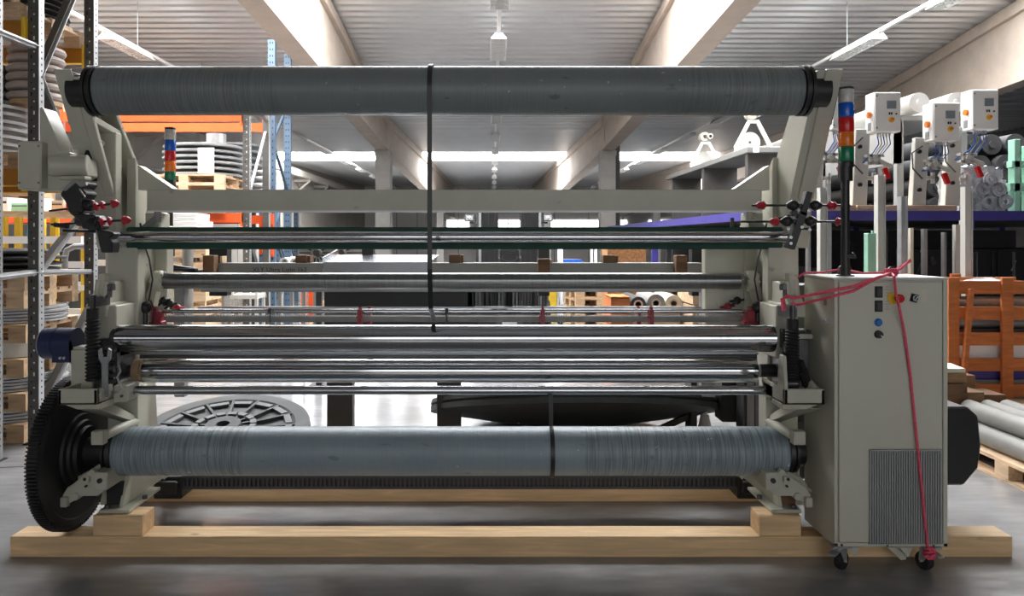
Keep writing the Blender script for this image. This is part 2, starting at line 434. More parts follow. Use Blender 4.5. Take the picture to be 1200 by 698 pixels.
# windows: strip of the far wall, and the gateway glazing behind the camera
wl = emit('daylit_strip_window', (0.97,0.985,1.0), 4.0)
wi = 3
for x0, x1 in ((-3.3,-1.7),(0.3,2.0),(3.9,8.0),(8.8,9.8),(11.4,15.0)):
    mb = MB(); mb.box(x0,x1,YF-0.05,YF+0.02,2.53,3.02)
    mb.mi = 1; mb.box(x0,x1,YF-0.07,YF-0.04,2.755,2.795)
    for i in range(1, max(2,int((x1-x0)/1.2))): xx = x0+(x1-x0)*i/max(2,int((x1-x0)/1.2)); mb.box(xx-0.03,xx+0.03,YF-0.07,YF-0.04,2.53,3.02)
    struct(mb.build('window_%d' % wi, [wl, M['mgrey']], smooth=False)); wi += 1
gl = emit('daylit_gate_glazing', (0.97,0.985,1.0), 2.1)
gl2 = emit('shaded_gate_glazing', (0.97,0.985,1.0), 0.9)
for x0, x1, z0, z1, gm in ((-2.4,5.8,0.9,3.9,gl),(-7.4,-2.6,1.6,3.4,gl2)):
    mb = MB(); mb.box(x0,x1,YB-0.03,YB+0.03,z0,z1)
    mb.mi = 1
    for i in range(6): xx = x0+(x1-x0)*i/5; mb.box(xx-0.04,xx+0.04,YB,YB+0.06,z0,z1)
    struct(mb.build('window_%d' % wi, [gm, M['mgrey']], smooth=False)); wi += 1

# girders with flanges and columns
def zb_near(Y): return EYE + 2.31 + 0.047*(20-Y)
def girder(xc, y0, y1, f, nm, m):
    mb = MB(); n = 8
    def strip(xa, xb, fa, fb):
        for i in range(n):
            a, c = y0+(y1-y0)*i/n, y0+(y1-y0)*(i+1)/n
            mb.hexa([(xa,a,fa(a)),(xb,a,fa(a)),(xb,c,fa(c)),(xa,c,fa(c)),(xa,a,fb(a)),(xb,a,fb(a)),(xb,c,fb(c)),(xa,c,fb(c))])
    strip(xc-0.16, xc+0.16, f, lambda Y: f(Y)+0.17)
    strip(xc-0.06, xc+0.06, lambda Y: f(Y)+0.17, lambda Y: ceil_z(Y)-0.22)
    strip(xc-0.14, xc+0.14, lambda Y: ceil_z(Y)-0.22, lambda Y: ceil_z(Y)-0.01)
    struct(mb.build(nm, m, smooth=False))
k = 1
for xc in (-2.86, 3.02, 9.0):
    girder(xc, -5.9, 20.2, zb_near, 'roof_beam', M['concrete'])
    girder(xc, 20.3, 55.9, lambda Y: EYE + 2.31 - 0.022*(Y-20), 'roof_beam', M['concrete'])
    for yc in (20.0, 42.0):
        mb = MB(); zt = (zb_near(yc) if yc < 21 else EYE+1.82)
        mb.box(xc-0.19, xc+0.19, yc, yc+0.5, 0, zt+0.01)
        mb.box(xc-0.21, xc+0.21, yc-0.02, yc+0.02, zt-0.14, zt)
        struct(mb.build('column', M['conc2'], smooth=False))
mb = MB(); mb.box(3.24, 3.42, 20.6, 20.75, 0, 5.3); mb.box(3.22,3.44,20.58,20.77,0,0.02); struct(mb.build('column', M['black'], smooth=False))
# crane runway and bracket pipes along the left wall
mb = MB(); zr = 4.35
for y in range(16, 52, 4):
    mb.box(XL, XL+0.75, y, y+0.12, zr-0.02, zr+0.1); mb.bar((XL,y+0.06,zr-0.6),(XL+0.7,y+0.06,zr),0.08,0.08)
mb.box(XL+0.55, XL+0.75, 14, 52, zr+0.1, zr+0.38)
struct(mb.build('trim_5', M['wallp'], smooth=False))
mb = MB(); mb.cyl((XL+0.3,14,3.55),(XL+0.3,52,3.3),0.06,10)
for y in range(15, 52, 2): mb.box(XL, XL+0.3, y, y+0.05, 3.42, 3.5)
struct(mb.build('trim_6', M['mgrey']))

# ------------------------------------------------------------------ ceiling lamps: rows of louvred fluorescent fittings on trunking
def lamp_proto():
    t = thing('ceiling_lamp', 'x', 'lamp', (0,0,0), 'louvred fluorescent ceiling lamps')
    mb = MB()                                       # white reflector trough, open below
    mb.xz([(-0.055,0.10),(0.055,0.10),(0.135,0.0),(0.125,0.0),(0.05,0.088),(-0.05,0.088),(-0.125,0.0),(-0.135,0.0)], 0, 1.5)
    mb.mi = 0
    for y in (0, 1.485): mb.xz([(-0.055,0.10),(0.055,0.10),(0.135,0.0),(-0.135,0.0)], y, y+0.015)
    mb.build('reflector', M['white'], t)
    for x in (-0.05, 0.05):
        mb = MB(); mb.cyl((x,0.03,0.045),(x,1.47,0.045),0.014,8); mb.build('tube', M['paper'], t)
    mb = MB()
    for i in range(10): mb.box(-0.115,0.115,0.08+i*0.148,0.083+i*0.148,0.004,0.03)
    for x in (-0.06,0,0.06): mb.box(x-0.002,x+0.002,0.03,1.47,0.004,0.05)
    mb.build('louvre', M['white'], t)
    return t
lp = lamp_proto(); first = True
rows = {-6.05: 'left', 0.1: 'middle', 6.05: 'right'}
ordn = ['nearest','second','third','fourth','fifth','sixth','seventh','eighth','ninth','tenth','eleventh','twelfth']
def lamp_z(Y): return EYE + 3.13 if Y <= 22 else EYE + 3.13 + 0.014*(Y-22)
for xr, nm in rows.items():
    mb = MB(); zt = lamp_z(16)+0.10
    mb.box(xr-0.03, xr+0.03, 6.5, 52, zt, zt+0.05)
    tr = thing('lamp_trunking', f'white lamp trunking rail running under the corrugated roof, the {nm} one of three', 'trunking rail', (xr,6.5,zt))
    mb.build('rail', M['white'], tr)
    for y in (10.4, 13.1, 16.0, 19.0, 24, 29, 37, 43):
        w = MB(); w.cyl((xr,y,zt+0.05),(xr,y,ceil_z(y)+0.02),0.006,6); w.build('suspension_wire', M['galv'], tr)
    ys = [9.0, 12.0, 15.6, 19.4, 23.2, 27, 30.8, 34.6, 38.4, 42.2, 46, 49.5]
    for i, y in enumerate(ys):
        lab = f'louvred white ceiling lamp on the {nm} trunking rail, {ordn[i]} along the row from the machine'
        if first: o = lp; o.location = (xr,y,zt-0.10); o['label'] = lab; first = False
        else: dup(lp, (xr,y,zt-0.10), 0, lab)
# ================================================================== the textile machine in front
mach = thing('winding_machine', 'long beige textile take-up machine with grey cloth rollers and bright steel rollers, raised on timber', 'machine', (-0.22,4.4,0.21))
XC = -0.22
def mir(x): return 2*XC - x

# ---- rollers
def roller(name, m, x0, x1, y, z, r, endr=0.01, parent=mach):
    mb = MB(); e = min(endr, r*0.3)
    mb.lathe([(0,x0),(r-e,x0),(r,x0+e),(r,x1-e),(r-e,x1),(0,x1)], (0,y,z), (1,0,0), 48)
    return mb.build(name, m, parent)
Yt, Zt, Rt = 3.95, 2.411, 0.125
top = roller('cloth_roller', M['roll_top'], -2.01, 1.57, Yt, Zt, Rt)
top['label'] = 'upper roller with a worn dark grey covering'
for s in (0,1):
    f = (lambda x: x) if s == 0 else mir
    mb = MB()
    for k, (a, b_, r) in enumerate(((-2.012,-2.027,0.129),(-2.029,-2.04,0.12),(-2.042,-2.058,0.129))):
        mb.lathe([(0,f(a)),(r,f(a)),(r,f(b_)),(0,f(b_))], (0,Yt,Zt), (1,0,0), 40)
    mb.cyl((f(-2.05),Yt,Zt),(f(-2.155),Yt,Zt),0.085,24)
    mb.build('end_ring', M['black'], top)
Yb, Zb, Rb = 4.1, 0.52, 0.1275
bot = roller('cloth_roller', M['roll_bot'], -1.99, 1.55, Yb, Zb, Rb)
bot['label'] = 'lower roller with a scuffed blue grey covering'
for s in (0,1):
    f = (lambda x: x) if s == 0 else mir
    mb = MB()
    mb.lathe([(0,f(-1.992)),(0.119,f(-1.992)),(0.121,f(-2.012)),(0.10,f(-2.016)),(0.10,f(-2.026)),(0.112,f(-2.028)),(0.112,f(-2.042)),(0.075,f(-2.045)),(0.075,f(-2.09)),(0,f(-2.09))], (0,Yb,Zb), (1,0,0), 40)
    mb.build('end_ring', M['black'], bot)
# gear wheel on the left end
gx, gr = -2.20, 0.405
mb = MB(); n = 132
prof = []
for i in range(n):
    for d, r in ((0.0,gr-0.016),(0.30,gr-0.016),(0.42,gr),(0.78,gr),(0.90,gr-0.016)):
        t = 2*PI*(i+d)/n; prof.append((Yb+r*math.cos(t), Zb+r*math.sin(t)))
mb.yz(prof, gx-0.055, gx)
mb.lathe([(gr-0.02,gx),(gr-0.035,gx+0.006),(gr-0.06,gx+0.006),(gr-0.07,gx-0.004)], (0,Yb,Zb), (1,0,0), 64)
mb.lathe([(0.20,gx-0.001),(0.195,gx+0.014),(0.165,gx+0.016),(0.16,gx+0.03),(0.135,gx+0.032),(0.13,gx+0.05),(0.075,gx+0.05),(0.075,gx+0.115),(0,gx+0.115)], (0,Yb,Zb), (1,0,0), 48)
mb.build('gear_wheel', M['gear'], mach)
mb = MB(); mb.cyl((gx-0.13,3.97,0.565),(gx-0.055,3.97,0.565),0.05,20); mb.cyl((gx-0.10,3.97,0.565),(gx-0.055,3.97,0.565),0.062,20)
mb.build('gear_shaft_end', M['mgrey'], mach)

# ---- cross members
mb = MB(); mb.box(PX(172,4.37), PX(893,4.37), 4.37, 4.52, PZ(248,4.37), PZ(222,4.37))
cb = mb.build('cross_beam', M['beige'], mach, bevel=0.004)
mb = MB(); mb.box(PX(172,4.37), PX(893,4.37), 4.362, 4.372, PZ(249,4.37), PZ(246.6,4.37)); mb.build('lip', M['white'], cb)  # lip coloured white for the light its edge catches from floor and back
# green felt covered bar and the steel tube before it
mb = MB(); mb.box(PX(147,4.26), PX(918,4.26), 4.26, 4.34, PZ(292,4.26), PZ(266,4.26)); mb.build('felt_bar', M['green'], mach, bevel=0.008)
def tubebar(name, m, px0, px1, py, pr, Y, n=28, parent=mach):
    mb = MB(); r = pr*Y/F
    mb.cyl((PX(px0,Y),Y,PZ(py,Y)), (PX(px1,Y),Y,PZ(py,Y)), r, n)
    return mb.build(name, m, parent)
tubebar('guide_tube', M['chrome'], 137, 922, 277.5, 6.4, 4.15)
r3 = tubebar('guide_roller', M['steel2'], 190, 866, 329, 9.5, 4.5, 36)
tubebar('press_roller', M['chrome'], 141, 905, 396, 16, 4.05, 48)
r5 = tubebar('press_roller', M['chrome'], 168, 885, 434, 13.8, 4.2, 44)
tubebar('spreader_bar', M['chrome'], 146, 896, 457, 5.2, 4.05, 24)
tubebar('thin_rod', M['steel'], 155, 888, 413.5, 1.8, 4.12, 12)
tubebar('thin_rod', M['dsteel'], 160, 886, 417.5, 2.6, 4.3, 12)
tubebar('thin_rod', M['chrome'], 188, 886, 364.5, 2.6, 4.38, 14)
mb = MB(); mb.lathe([(0.064,PX(159,4.2)),(0.061,PX(164,4.2)),(0.0655,PX(170,4.2)),(0.0655,PX(171,4.2))], (0,4.2,PZ(434,4.2)), (1,0,0), 36)
mb.lathe([(0,PX(158.5,4.2)),(0.064,PX(159,4.2))], (0,4.2,PZ(434,4.2)), (1,0,0), 36); mb.build('tape_wrap', M['tape'], r5)
# toothed rail
Yr = 4.42
mb = MB(); mb.box(PX(166,Yr), PX(878,Yr), Yr, Yr+0.03, PZ(376.5,Yr), PZ(370.5,Yr))
x = PX(168,Yr)
while x < PX(876,Yr): mb.box(x, x+0.006, Yr, Yr+0.02, PZ(370.6,Yr), PZ(369.2,Yr)); x += 0.013
mb.box(PX(185,Yr), PX(850,Yr), Yr+0.1, Yr+0.13, PZ(379.5,Yr), PZ(377.5,Yr))
mb.build('toothed_rail', M['rail'], mach)
for px, hi in ((422,1),(433,0),(636,1),(748,0),(763,1)):
    Yc = 4.36 if hi else 4.48
    mb = MB(); mb.cbox(at(px,371,Yc), (0.022,0.06,0.085)); mb.cbox(at(px,362,Yc), (0.014,0.04,0.03)); mb.cbox(at(px-1,371,Yc-0.03),(0.034,0.012,0.014)); mb.cyl(at(px,380,Yc),at(px,358,Yc),0.005,8)
    mb.build('clamp', M['dred'], mach, bevel=0.003)
for px in (316.5, 523.5):
    mb = MB(); mb.cyl(at(px,381,4.35),at(px,361,4.35),0.006,8); mb.cyl(at(px-2,364.5,4.35),at(px+2,364.5,4.35),0.015,10); mb.build('rod_clip', M['dsteel'], mach)
for s, px in ((0,184.5),(1,878)):
    mb = MB(); mb.cbox(at(px,371,4.36),(0.05,0.07,0.07)); mb.cbox(at(px,379,4.36),(0.075,0.07,0.03)); mb.cbox(at(px+(-3 if s==0 else 3),362,4.36),(0.03,0.05,0.03))
    mb.build('clamp', M['dred'], mach, bevel=0.004)
    mb = MB(); mb.sphere(at(px+(-14 if s==0 else 10),360,4.34),0.034,12,8); mb.cyl(at(px+(-14 if s==0 else 10),360,4.34),at(px+(-14 if s==0 else 10),388,4.34),0.012,8)
    mb.tube([at(px+(-8 if s==0 else 14),352,4.32),at(px+(-4 if s==0 else 17),362,4.3),at(px+(-6 if s==0 else 17),384,4.3)],0.006,6)
    mb.build('rod_holder', M['black'], mach)
for px, py, c in ((200,356,'black'),(208,361,'red'),(192,352,'black'),(853,359,'dred'),(864,352,'black')):
    mb = MB(); mb.sphere(at(px,py,4.6),0.024,10,7); mb.cyl(at(px,py,4.6),at(px-7,py+6,4.6),0.008,8); mb.cyl(at(px-9,py+1,4.6),at(px+8,py-1,4.6),0.007,8); mb.build('tension_knob', M[c], mach)
# slotted cable duct low at the back, with its end brackets
Yd = 4.58; mb = MB(); mb.box(PX(212,Yd), PX(866,Yd), Yd+0.012, Yd+0.09, PZ(573,Yd), PZ(557,Yd))
mb.mi = 1; x = PX(213,Yd)
while x < PX(864,Yd): mb.box(x, x+0.013, Yd, Yd+0.02, PZ(570,Yd), PZ(560,Yd)); x += 0.0265
mb.box(PX(212,Yd), PX(866,Yd), Yd, Yd+0.014, PZ(560.5,Yd), PZ(557,Yd)); mb.box(PX(212,Yd), PX(866,Yd), Yd, Yd+0.014, PZ(573,Yd), PZ(569.5,Yd))
mb.build('cable_duct', [M['black'], M['dgrey']], mach)
for a, b_ in ((183,216),(862,888)):
    mb = MB(); mb.box(PX(a,4.6), PX(b_,4.6), 4.56, 4.75, PZ(582,4.6), PZ(556,4.6)); mb.box(PX(a+4,4.6), PX(b_-3,4.6), 4.52, 4.57, PZ(574,4.6), PZ(560,4.6))
    mb.build('duct_bracket', M['black'], mach, bevel=0.006)

# ---- the two side frames, mirrored
def side(s):
    f = (lambda x: x) if s == 0 else mir
    fr = MB()
    # leaning arm: front plate, web and inner rim
    arm = [(3.86,2.50),(4.06,2.50),(4.27,2.29),(4.50,2.03),(4.64,1.88),(4.68,1.80),(4.68,1.60),(4.27,1.60),(4.22,1.87)]
    fr.yz(arm, f(-2.20), f(-2.15) if s == 0 else f(-2.075))
    fr.hexa([(f(-2.20),3.845,2.50),(f(-2.115),3.845,2.50),(f(-2.115),4.205,1.87),(f(-2.20),4.205,1.87),
             (f(-2.20),3.865,2.505),(f(-2.115),3.865,2.505),(f(-2.115),4.225,1.87),(f(-2.20),4.225,1.87)])
    if s == 0:
        fr.bar((f(-2.105),4.07,2.49),(f(-2.105),4.28,2.27),0.09,0.03)          # sloping back rim
        fr.bar((f(-2.105),4.28,2.27),(f(-2.105),4.66,1.86),0.09,0.03)
        fr.box(f(-2.15),f(-2.06),4.20,4.27,1.62,2.235)
        fr.bar((f(-2.11),3.885,2.47),(f(-2.11),4.235,1.85),0.08,0.03)                          # upright rib
        fr.bar((f(-2.11),3.99,2.275),(f(-2.11),4.27,2.235),0.085,0.035)        # ledge under the roller bearing
    fr.yz([(4.47,2.07),(4.69,1.86),(4.69,1.60),(4.41,1.60),(4.41,2.12)], f(-2.10), f(-2.05))
    o = fr.build('side_frame', M['beige'], mach, bevel=0.004)
    ARM = o
    mb = MB(); mb.yz([(3.88,2.498),(4.05,2.498),(4.09,2.44),(4.07,2.32),(3.99,2.30),(3.90,2.36)], f(-2.148), f(-2.12)); mb.build('bearing_plate', M['dgrey'], o, bevel=0.004)
    if s == 0:
     mb = MB(); mb.lathe([(0,f(-2.149)),(0.095,f(-2.149)),(0.095,f(-2.135)),(0.06,f(-2.13)),(0,f(-2.13))], (0,4.13,2.055), (1,0,0), 28); mb.build('hole_cover', M['black'], o)
    for y, z in ((4.15,2.165),(4.175,1.965)) if s == 0 else ():
        mb = MB(); mb.cyl((f(-2.15),y,z),(f(-2.11),y,z),0.018,12); mb.cyl((f(-2.11),y,z),(f(-2.10),y,z),0.012,6); mb.build('bolt', M['beige'], o)
    mb = MB(); mb.bar((f(-2.205),3.93,2.42),(f(-2.205),4.02,2.25),0.012,0.02); mb.build('slot', M['hole'], o)
    # lower body
    fr = MB()
    fr.yz([(4.30,1.62),(4.68,1.62),(4.70,1.0),(4.74,0.62),(4.74,0.36),(4.93,0.28),(4.93,0.215),(4.14,0.215),(4.20,0.34),(4.30,0.60)], f(-2.12), f(-2.07))
    fr.yz([(4.30,1.62),(4.68,1.62),(4.60,1.0),(4.52,0.62),(4.50,0.24),(4.20,0.24),(4.22,0.40),(4.30,0.60)], f(-2.07), f(-2.02))
    fr.yz([(4.26,1.61),(4.34,1.61),(4.38,1.08),(4.36,0.30),(4.24,0.30),(4.27,0.62)], f(-2.14), f(-1.97))
    fr.box(f(-2.05),f(-1.95),4.60,4.70,1.1,1.73)
    fr.yz([(4.62,1.72),(4.70,1.72),(4.70,1.1),(4.62,1.1)] if s == 0 else [(4.62,1.62),(4.70,1.62),(4.70,1.1),(4.62,1.1)], f(-2.05), f(-1.95) if s == 0 else f(-1.72))
    o2 = fr.build('side_frame', M['beige'], mach, bevel=0.006)
    mb = MB(); mb.xz([(f(-2.125),1.54),(f(-2.08),1.62),(f(-2.0),1.64),(f(-1.985),1.45),(f(-1.99),1.22),(f(-2.07),1.20)], 4.33, 4.37); mb.build('cover_plate', M['beige'], o2, bevel=0.006)
    # gusset between arm and cross beam
    mb = MB(); mb.xz([(f(-2.02),2.06),(f(-1.965),2.02),(f(-1.86),1.945),(f(-1.80),1.93),(f(-2.02),1.93)], 4.38, 4.46)
    mb.mi = 1; mb.bar((f(-2.02),4.42,2.065),(f(-1.83),4.42,1.935),0.09,0.012)
    mb.build('gusset', [M['beige'], M['beige']], o)
    mb = MB(); mb.box(f(-1.99),f(-1.91),4.40,4.55,1.62,1.80); mb.build('beam_bracket', M['beige'], mach, bevel=0.004)
    mb = MB(); mb.cyl((f(-2.0),4.36,1.69),(f(-1.89),4.34,1.775),0.02,14); mb.cyl((f(-1.892),4.34,1.745),(f(-1.892),4.34,1.805),0.018,12); mb.build('damper', M['mgrey'] if s == 0 else M['beige'], mach)
    # lever arm that carries the guide roller
    Yg = 4.5; zc = PZ(329,Yg); xg = f(-1.955)
    mb = MB()
    mb.lathe([(0,xg-0.03),(0.055,xg-0.03),(0.062,xg-0.02),(0.062,xg+0.02),(0.05,xg+0.035),(0,xg+0.035)], (0,Yg,zc), (1,0,0), 28)
    mb.xz([(f(-1.99),zc+0.02),(f(-1.945),zc+0.01),(f(-2.0),1.17),(f(-2.07),1.15)], Yg-0.02, Yg+0.05)
    for a in range(8):
        t = 2*PI*a/8; mb.cyl((xg-0.036,Yg+0.047*math.cos(t),zc+0.047*math.sin(t)),(xg+0.04,Yg+0.047*math.cos(t),zc+0.047*math.sin(t)),0.011,8)
    mb.build('roller_lever', M['beige'], mach, bevel=0.003)
    # bearing blocks of the bright rollers
    fq = f if s == 0 else (lambda x: mir(x)-0.05)
    mb = MB(); mb.box(fq(-2.10),fq(-1.985),4.05,4.30,1.02,1.30); mb.box(fq(-2.13),fq(-2.02),4.02,4.30,1.24,1.31)
    mb.yz([(4.02,1.30),(4.16,1.42),(4.30,1.42),(4.30,1.24)], fq(-2.13), fq(-2.04)); mb.build('bearing_block', M['beige'], mach, bevel=0.006)
    mb = MB(); mb.box(f(-2.09),f(-1.985),4.0,4.3,0.86,1.13)
    mb.cyl((f(-2.0),4.05,PZ(396,4.05)),(f(-1.955),4.05,PZ(396,4.05)),0.05,20); mb.cyl((f(-2.0),4.2,PZ(434,4.2)),(f(-1.90),4.2,PZ(434,4.2)),0.036,18)
    for y, z, r in ((3.985,1.09,0.03),(3.985,0.98,0.028),(3.985,0.90,0.034),(4.0,1.03,0.022)): mb.cyl((f(-2.02),y,z),(f(-1.955),y,z),r,14)
    mb.box(f(-1.99),f(-1.95),3.99,4.03,0.88,1.06)
    mb.build('roller_bearing', M['dsteel'], mach, bevel=0.003)
    mb = MB(); mb.tube([(f(-1.94),3.97,0.99),(f(-1.925),3.955,1.0),(f(-1.915),3.955,0.97),(f(-1.93),3.95,0.94),(f(-1.915),3.95,0.90),(f(-1.90),3.95,0.875),(f(-1.93),3.95,0.862),(f(-1.97),3.95,0.868)],0.0055,6); mb.build('loose_wire', M['galvl'], mach)
    # rubber bellows
    xb_ = -2.045 if s == 0 else -1.975
    mb = MB(); zb0, zb1 = 0.925, 1.245; pr = []; nn = 17
    if s: zb1 = 1.19
    for i in range(nn):
        z = zb0 + (zb1-zb0)*i/nn; h = (zb1-zb0)/nn; pr += [(0.028,z),(0.036,z+h*0.3),(0.036,z+h*0.55),(0.027,z+h*0.8)]
    mb.lathe([(0,zb0)]+pr+[(0.03,zb1),(0.03,zb1+0.05),(0,zb1+0.05)], (f(xb_),3.93,0), (0,0,1), 20); mb.build('bellows', M['rubber'], mach)
    mb = MB(); mb.cyl((f(xb_),3.93,zb1+0.05),(f(xb_),3.93,zb1+0.12),0.014,10)
    mb.box(f(xb_-0.025),f(xb_+0.035),3.93,4.04,zb1+0.06,zb1+0.11)
    mb.build('bellows_rod', M['dsteel'], mach)
    # hooked catch above the bellows
    zc = 1.37; fo_ = f
    f = (lambda x: x+0.03) if s == 0 else (lambda x: mir(x+0.06))
    mb = MB(); mb.tube([(f(-2.075),3.99,zc+0.07),(f(-2.08),3.985,zc+0.0),(f(-2.06),3.98,zc-0.035),(f(-2.035),3.985,zc+0.0),(f(-2.03),3.99,zc+0.06)],0.016,8)
    mb.box(f(-2.072),f(-2.038),3.98,4.04,zc-0.01,zc+0.10); mb.build('catch', M['beige'], mach, bevel=0.002)
    mb = MB(); mb.cbox((f(-2.018),4.0,zc+0.03),(0.03,0.05,0.035)); mb.cbox((f(-2.03),4.0,zc+0.0),(0.02,0.05,0.05)); mb.build('catch_latch', M['dsteel'], mach, bevel=0.003); f = fo_
    # flat wrench-shaped lever
    Yw = 3.87
    mb = MB(); xw = f(-1.955)
    mb.xz([(xw-0.015,0.855),(xw+0.015,0.855),(xw+0.013,1.02),(xw+0.030,1.05),(xw+0.032,1.09),(xw+0.018,1.10),(xw+0.013,1.055),(xw-0.013,1.055),(xw-0.018,1.10),(xw-0.032,1.09),(xw-0.030,1.05),(xw-0.013,1.02)], Yw, Yw+0.014)
    mb.cyl((xw,Yw-0.006,0.875),(xw,Yw+0.02,0.875),0.01,10)
    if s == 0: mb.build('wrench_lever', M['galv'], mach)
    else: mb.bm.free()
    # trough bracket (open box that sticks out to the side)
    y0, y1, z0 = 3.80, 4.12, 0.83
    xo, xi = (-2.15, -1.955) if s == 0 else (-2.085, -1.885)
    mb = MB()
    mb.box(f(xo),f(xi),y0,y0+0.02,z0,z0+0.078)
    mb.box(f(xo),f(xo+0.018),y0,y1,z0,z0+0.075); mb.yz([(y0,z0),(y1,z0),(y1,z0+0.075),(y0+0.10,z0+0.08),(y0+0.07,z0+0.24),(y0+0.02,z0+0.24),(y0,z0+0.10)] if s else [(y0,z0),(y1,z0),(y1,z0+0.075),(y0,z0+0.075)], f(xi-0.018), f(xi)); mb.box(f(xo),f(xi),y0,y1,z0,z0+0.012)
    mb.xz([(f(xo),z0+0.0),(f(xi),z0+0.0),(f(xi),z0-0.03),(f(xo+0.08),z0-0.03)], y0+0.03, y0+0.2)
    if s == 0:
        mb.box(f(-2.185),f(-2.075),3.98,4.1,z0+0.02,z0+0.245)
        mb.box(f(-2.18),f(-2.10),3.99,4.08,z0+0.245,z0+0.26)
    else:
        mb.box(f(-2.12),f(-2.04),4.08,4.12,z0+0.02,z0+0.30)
        mb.box(f(-2.11),f(-2.01),4.0,4.10,z0+0.30,z0+0.325)
        mb.hexa([(f(-2.085),4.08,z0+0.02),(f(-2.0),4.08,z0+0.02),(f(-2.0),3.84,z0+0.02),(f(-2.085),3.84,z0+0.02),(f(-2.085),4.08,z0+0.13),(f(-2.06),4.08,z0+0.13),(f(-2.06),3.84,z0+0.07),(f(-2.085),3.84,z0+0.07)])
    br = mb.build('trough_bracket', M['beige'], mach, bevel=0.003)
    if s:
        mb = MB(); mb.box(f(-2.10),f(-2.02),4.0,4.09,z0+0.326,z0+0.338)
        for i in range(4): mb.box(f(-2.098+i*0.02),f(-2.084+i*0.02),3.995,4.095,z0+0.338,z0+0.346)
        mb.build('cable_strip', M['black'], br)
        mb = MB(); mb.bar((f(-2.0),3.9,z0+0.20),(f(-2.06),3.95,z0+0.06),0.03,0.03); mb.bar((f(-2.02),3.9,z0+0.15),(f(-2.07),3.95,z0+0.05),0.02,0.05); mb.build('cable', M['rubber'], br)
    # sloping gusset under the trough and the square buffer on its pin
    mb = MB(); mb.hexa([(f(-2.10),3.86,z0-0.03),(f(-2.10),4.0,z0-0.03),(f(-1.985),4.28,z0-0.19),(f(-1.985),4.20,z0-0.19),
                        (f(-1.99),3.86,z0-0.03),(f(-1.99),4.0,z0-0.03),(f(-1.93),4.28,z0-0.19),(f(-1.93),4.20,z0-0.19)])
    mb.box(f(-2.02),f(-1.93),4.18,4.3,0.60,0.84)
    mb.build('trough_gusset', M['beige'], mach, bevel=0.004)
    mb = MB(); c = (f(-1.975),3.86,0.655)
    mb.cbox(c,(0.062,0.05,0.068)); mb.cyl((f(-1.965),3.88,0.655),(f(-1.95),4.2,0.655),0.024,14); mb.build('buffer', M['beige'], mach, bevel=0.004)
    # bearing block of the thin spreader bar
    mb = MB(); mb.box(f(-1.955),f(-1.885),3.96,4.10,PZ(469,4.0),PZ(450,4.0)); mb.cyl((f(-1.92),3.955,0.85),(f(-1.92),3.97,0.85),0.016,12); mb.build('bar_block', M['beige'], mach, bevel=0.004)
    mb = MB(); mb.cyl((f(-1.91),3.952,0.842),(f(-1.91),3.962,0.842),0.008,8); mb.build('bolt', M['dsteel'], mach)
    # foot with casting that holds the lower roller
    z = lambda py: PZ(py,3.95)
    mb = MB()
    mb.yz([(4.02,0.215),(4.40,0.215),(4.40,0.232),(4.02,0.232)], f(-2.06), f(-1.90))
    mb.xz([(f(-2.04),0.232),(f(-1.975),0.232),(f(-1.96),0.45),(f(-2.06),0.47)], 4.10, 4.13)
    mb.hexa([(f(-1.975),4.06,0.232),(f(-1.955),4.06,0.232),(f(-1.955),4.6,0.232),(f(-1.975),4.6,0.232),(f(-1.965),4.14,0.46),(f(-1.945),4.14,0.46),(f(-1.945),4.5,0.46),(f(-1.965),4.5,0.46)])
    mb.hexa([(f(-1.86),4.34,0.30),(f(-1.84),4.30,0.30),(f(-1.84),4.5,0.30),(f(-1.86),4.5,0.30),(f(-1.93),4.25,0.46),(f(-1.80),4.34,0.46),(f(-1.80),4.6,0.46),(f(-1.93),4.5,0.46)])
    mb.prism([(f(-1.96),4.12,0.232),(f(-1.86),4.34,0.30),(f(-1.84),4.38,0.46),(f(-1.95),4.16,0.46)],(0,0.03,0))
    foot = mb.build('foot', M['beige'], mach, bevel=0.003)
    mb = MB(); mb.box(f(-2.05),f(-1.965),4.08,4.2,0.24,0.36); mb.build('rubber_mount', M['woodd'] if s else M['rubber'], foot)
    for xx, yy in ((-2.03,4.05),(-1.90,4.2)):
        mb = MB(); mb.cyl((f(xx),yy,0.232),(f(xx),yy,0.25),0.014,8); mb.build('bolt', M['dsteel'], foot)
    # roller cradle: two hooked plates and a square lug
    if s: f = lambda x: mir(x)-0.13
    mb = MB()
    pl = [(-1.97,0.44),(-1.99,0.36),(-2.02,0.335),(-2.10,0.335),(-2.16,0.30),(-2.20,0.295),(-2.20,0.34),(-2.175,0.38),(-2.15,0.395),(-2.08,0.45),(-2.05,0.475),(-2.03,0.45)]
    mb.prism([(f(a),3.93,b_) for a, b_ in pl],(0,0.035,0))
    pl2 = [(-2.03,0.49),(-2.11,0.44),(-2.19,0.40),(-2.22,0.365),(-2.225,0.33),(-2.21,0.33),(-2.20,0.36),(-2.17,0.385),(-2.09,0.42),(-2.04,0.46)]
    mb.prism([(f(a),4.02,b_) for a, b_ in pl2],(0,0.03,0))
    mb.box(f(-2.20),f(-2.165),3.905,3.94,0.285,0.335)
    mb.box(f(-2.03),f(-1.965),3.915,4.10,0.37,0.46)
    mb.box(f(-2.085),f(-2.055),3.91,3.935,0.41,0.44)
    mb.cyl((f(-2.245),4.035,0.325),(f(-2.20),4.03,0.35),0.010,8)
    mb.cyl((f(-2.13),3.915,0.335),(f(-2.13),4.06,0.335),0.02,10)
    cr = mb.build('roller_cradle', M['beige'], mach, bevel=0.004)
    for xx, zz, r in ((-2.0,0.42,0.013),(-2.075,0.428,0.008),(-2.07,0.392,0.006)):
        mb = MB(); mb.cyl((f(xx),3.905,zz),(f(xx),3.917,zz),r,10); mb.build('bolt', M['black'], cr)
side(0); side(1)

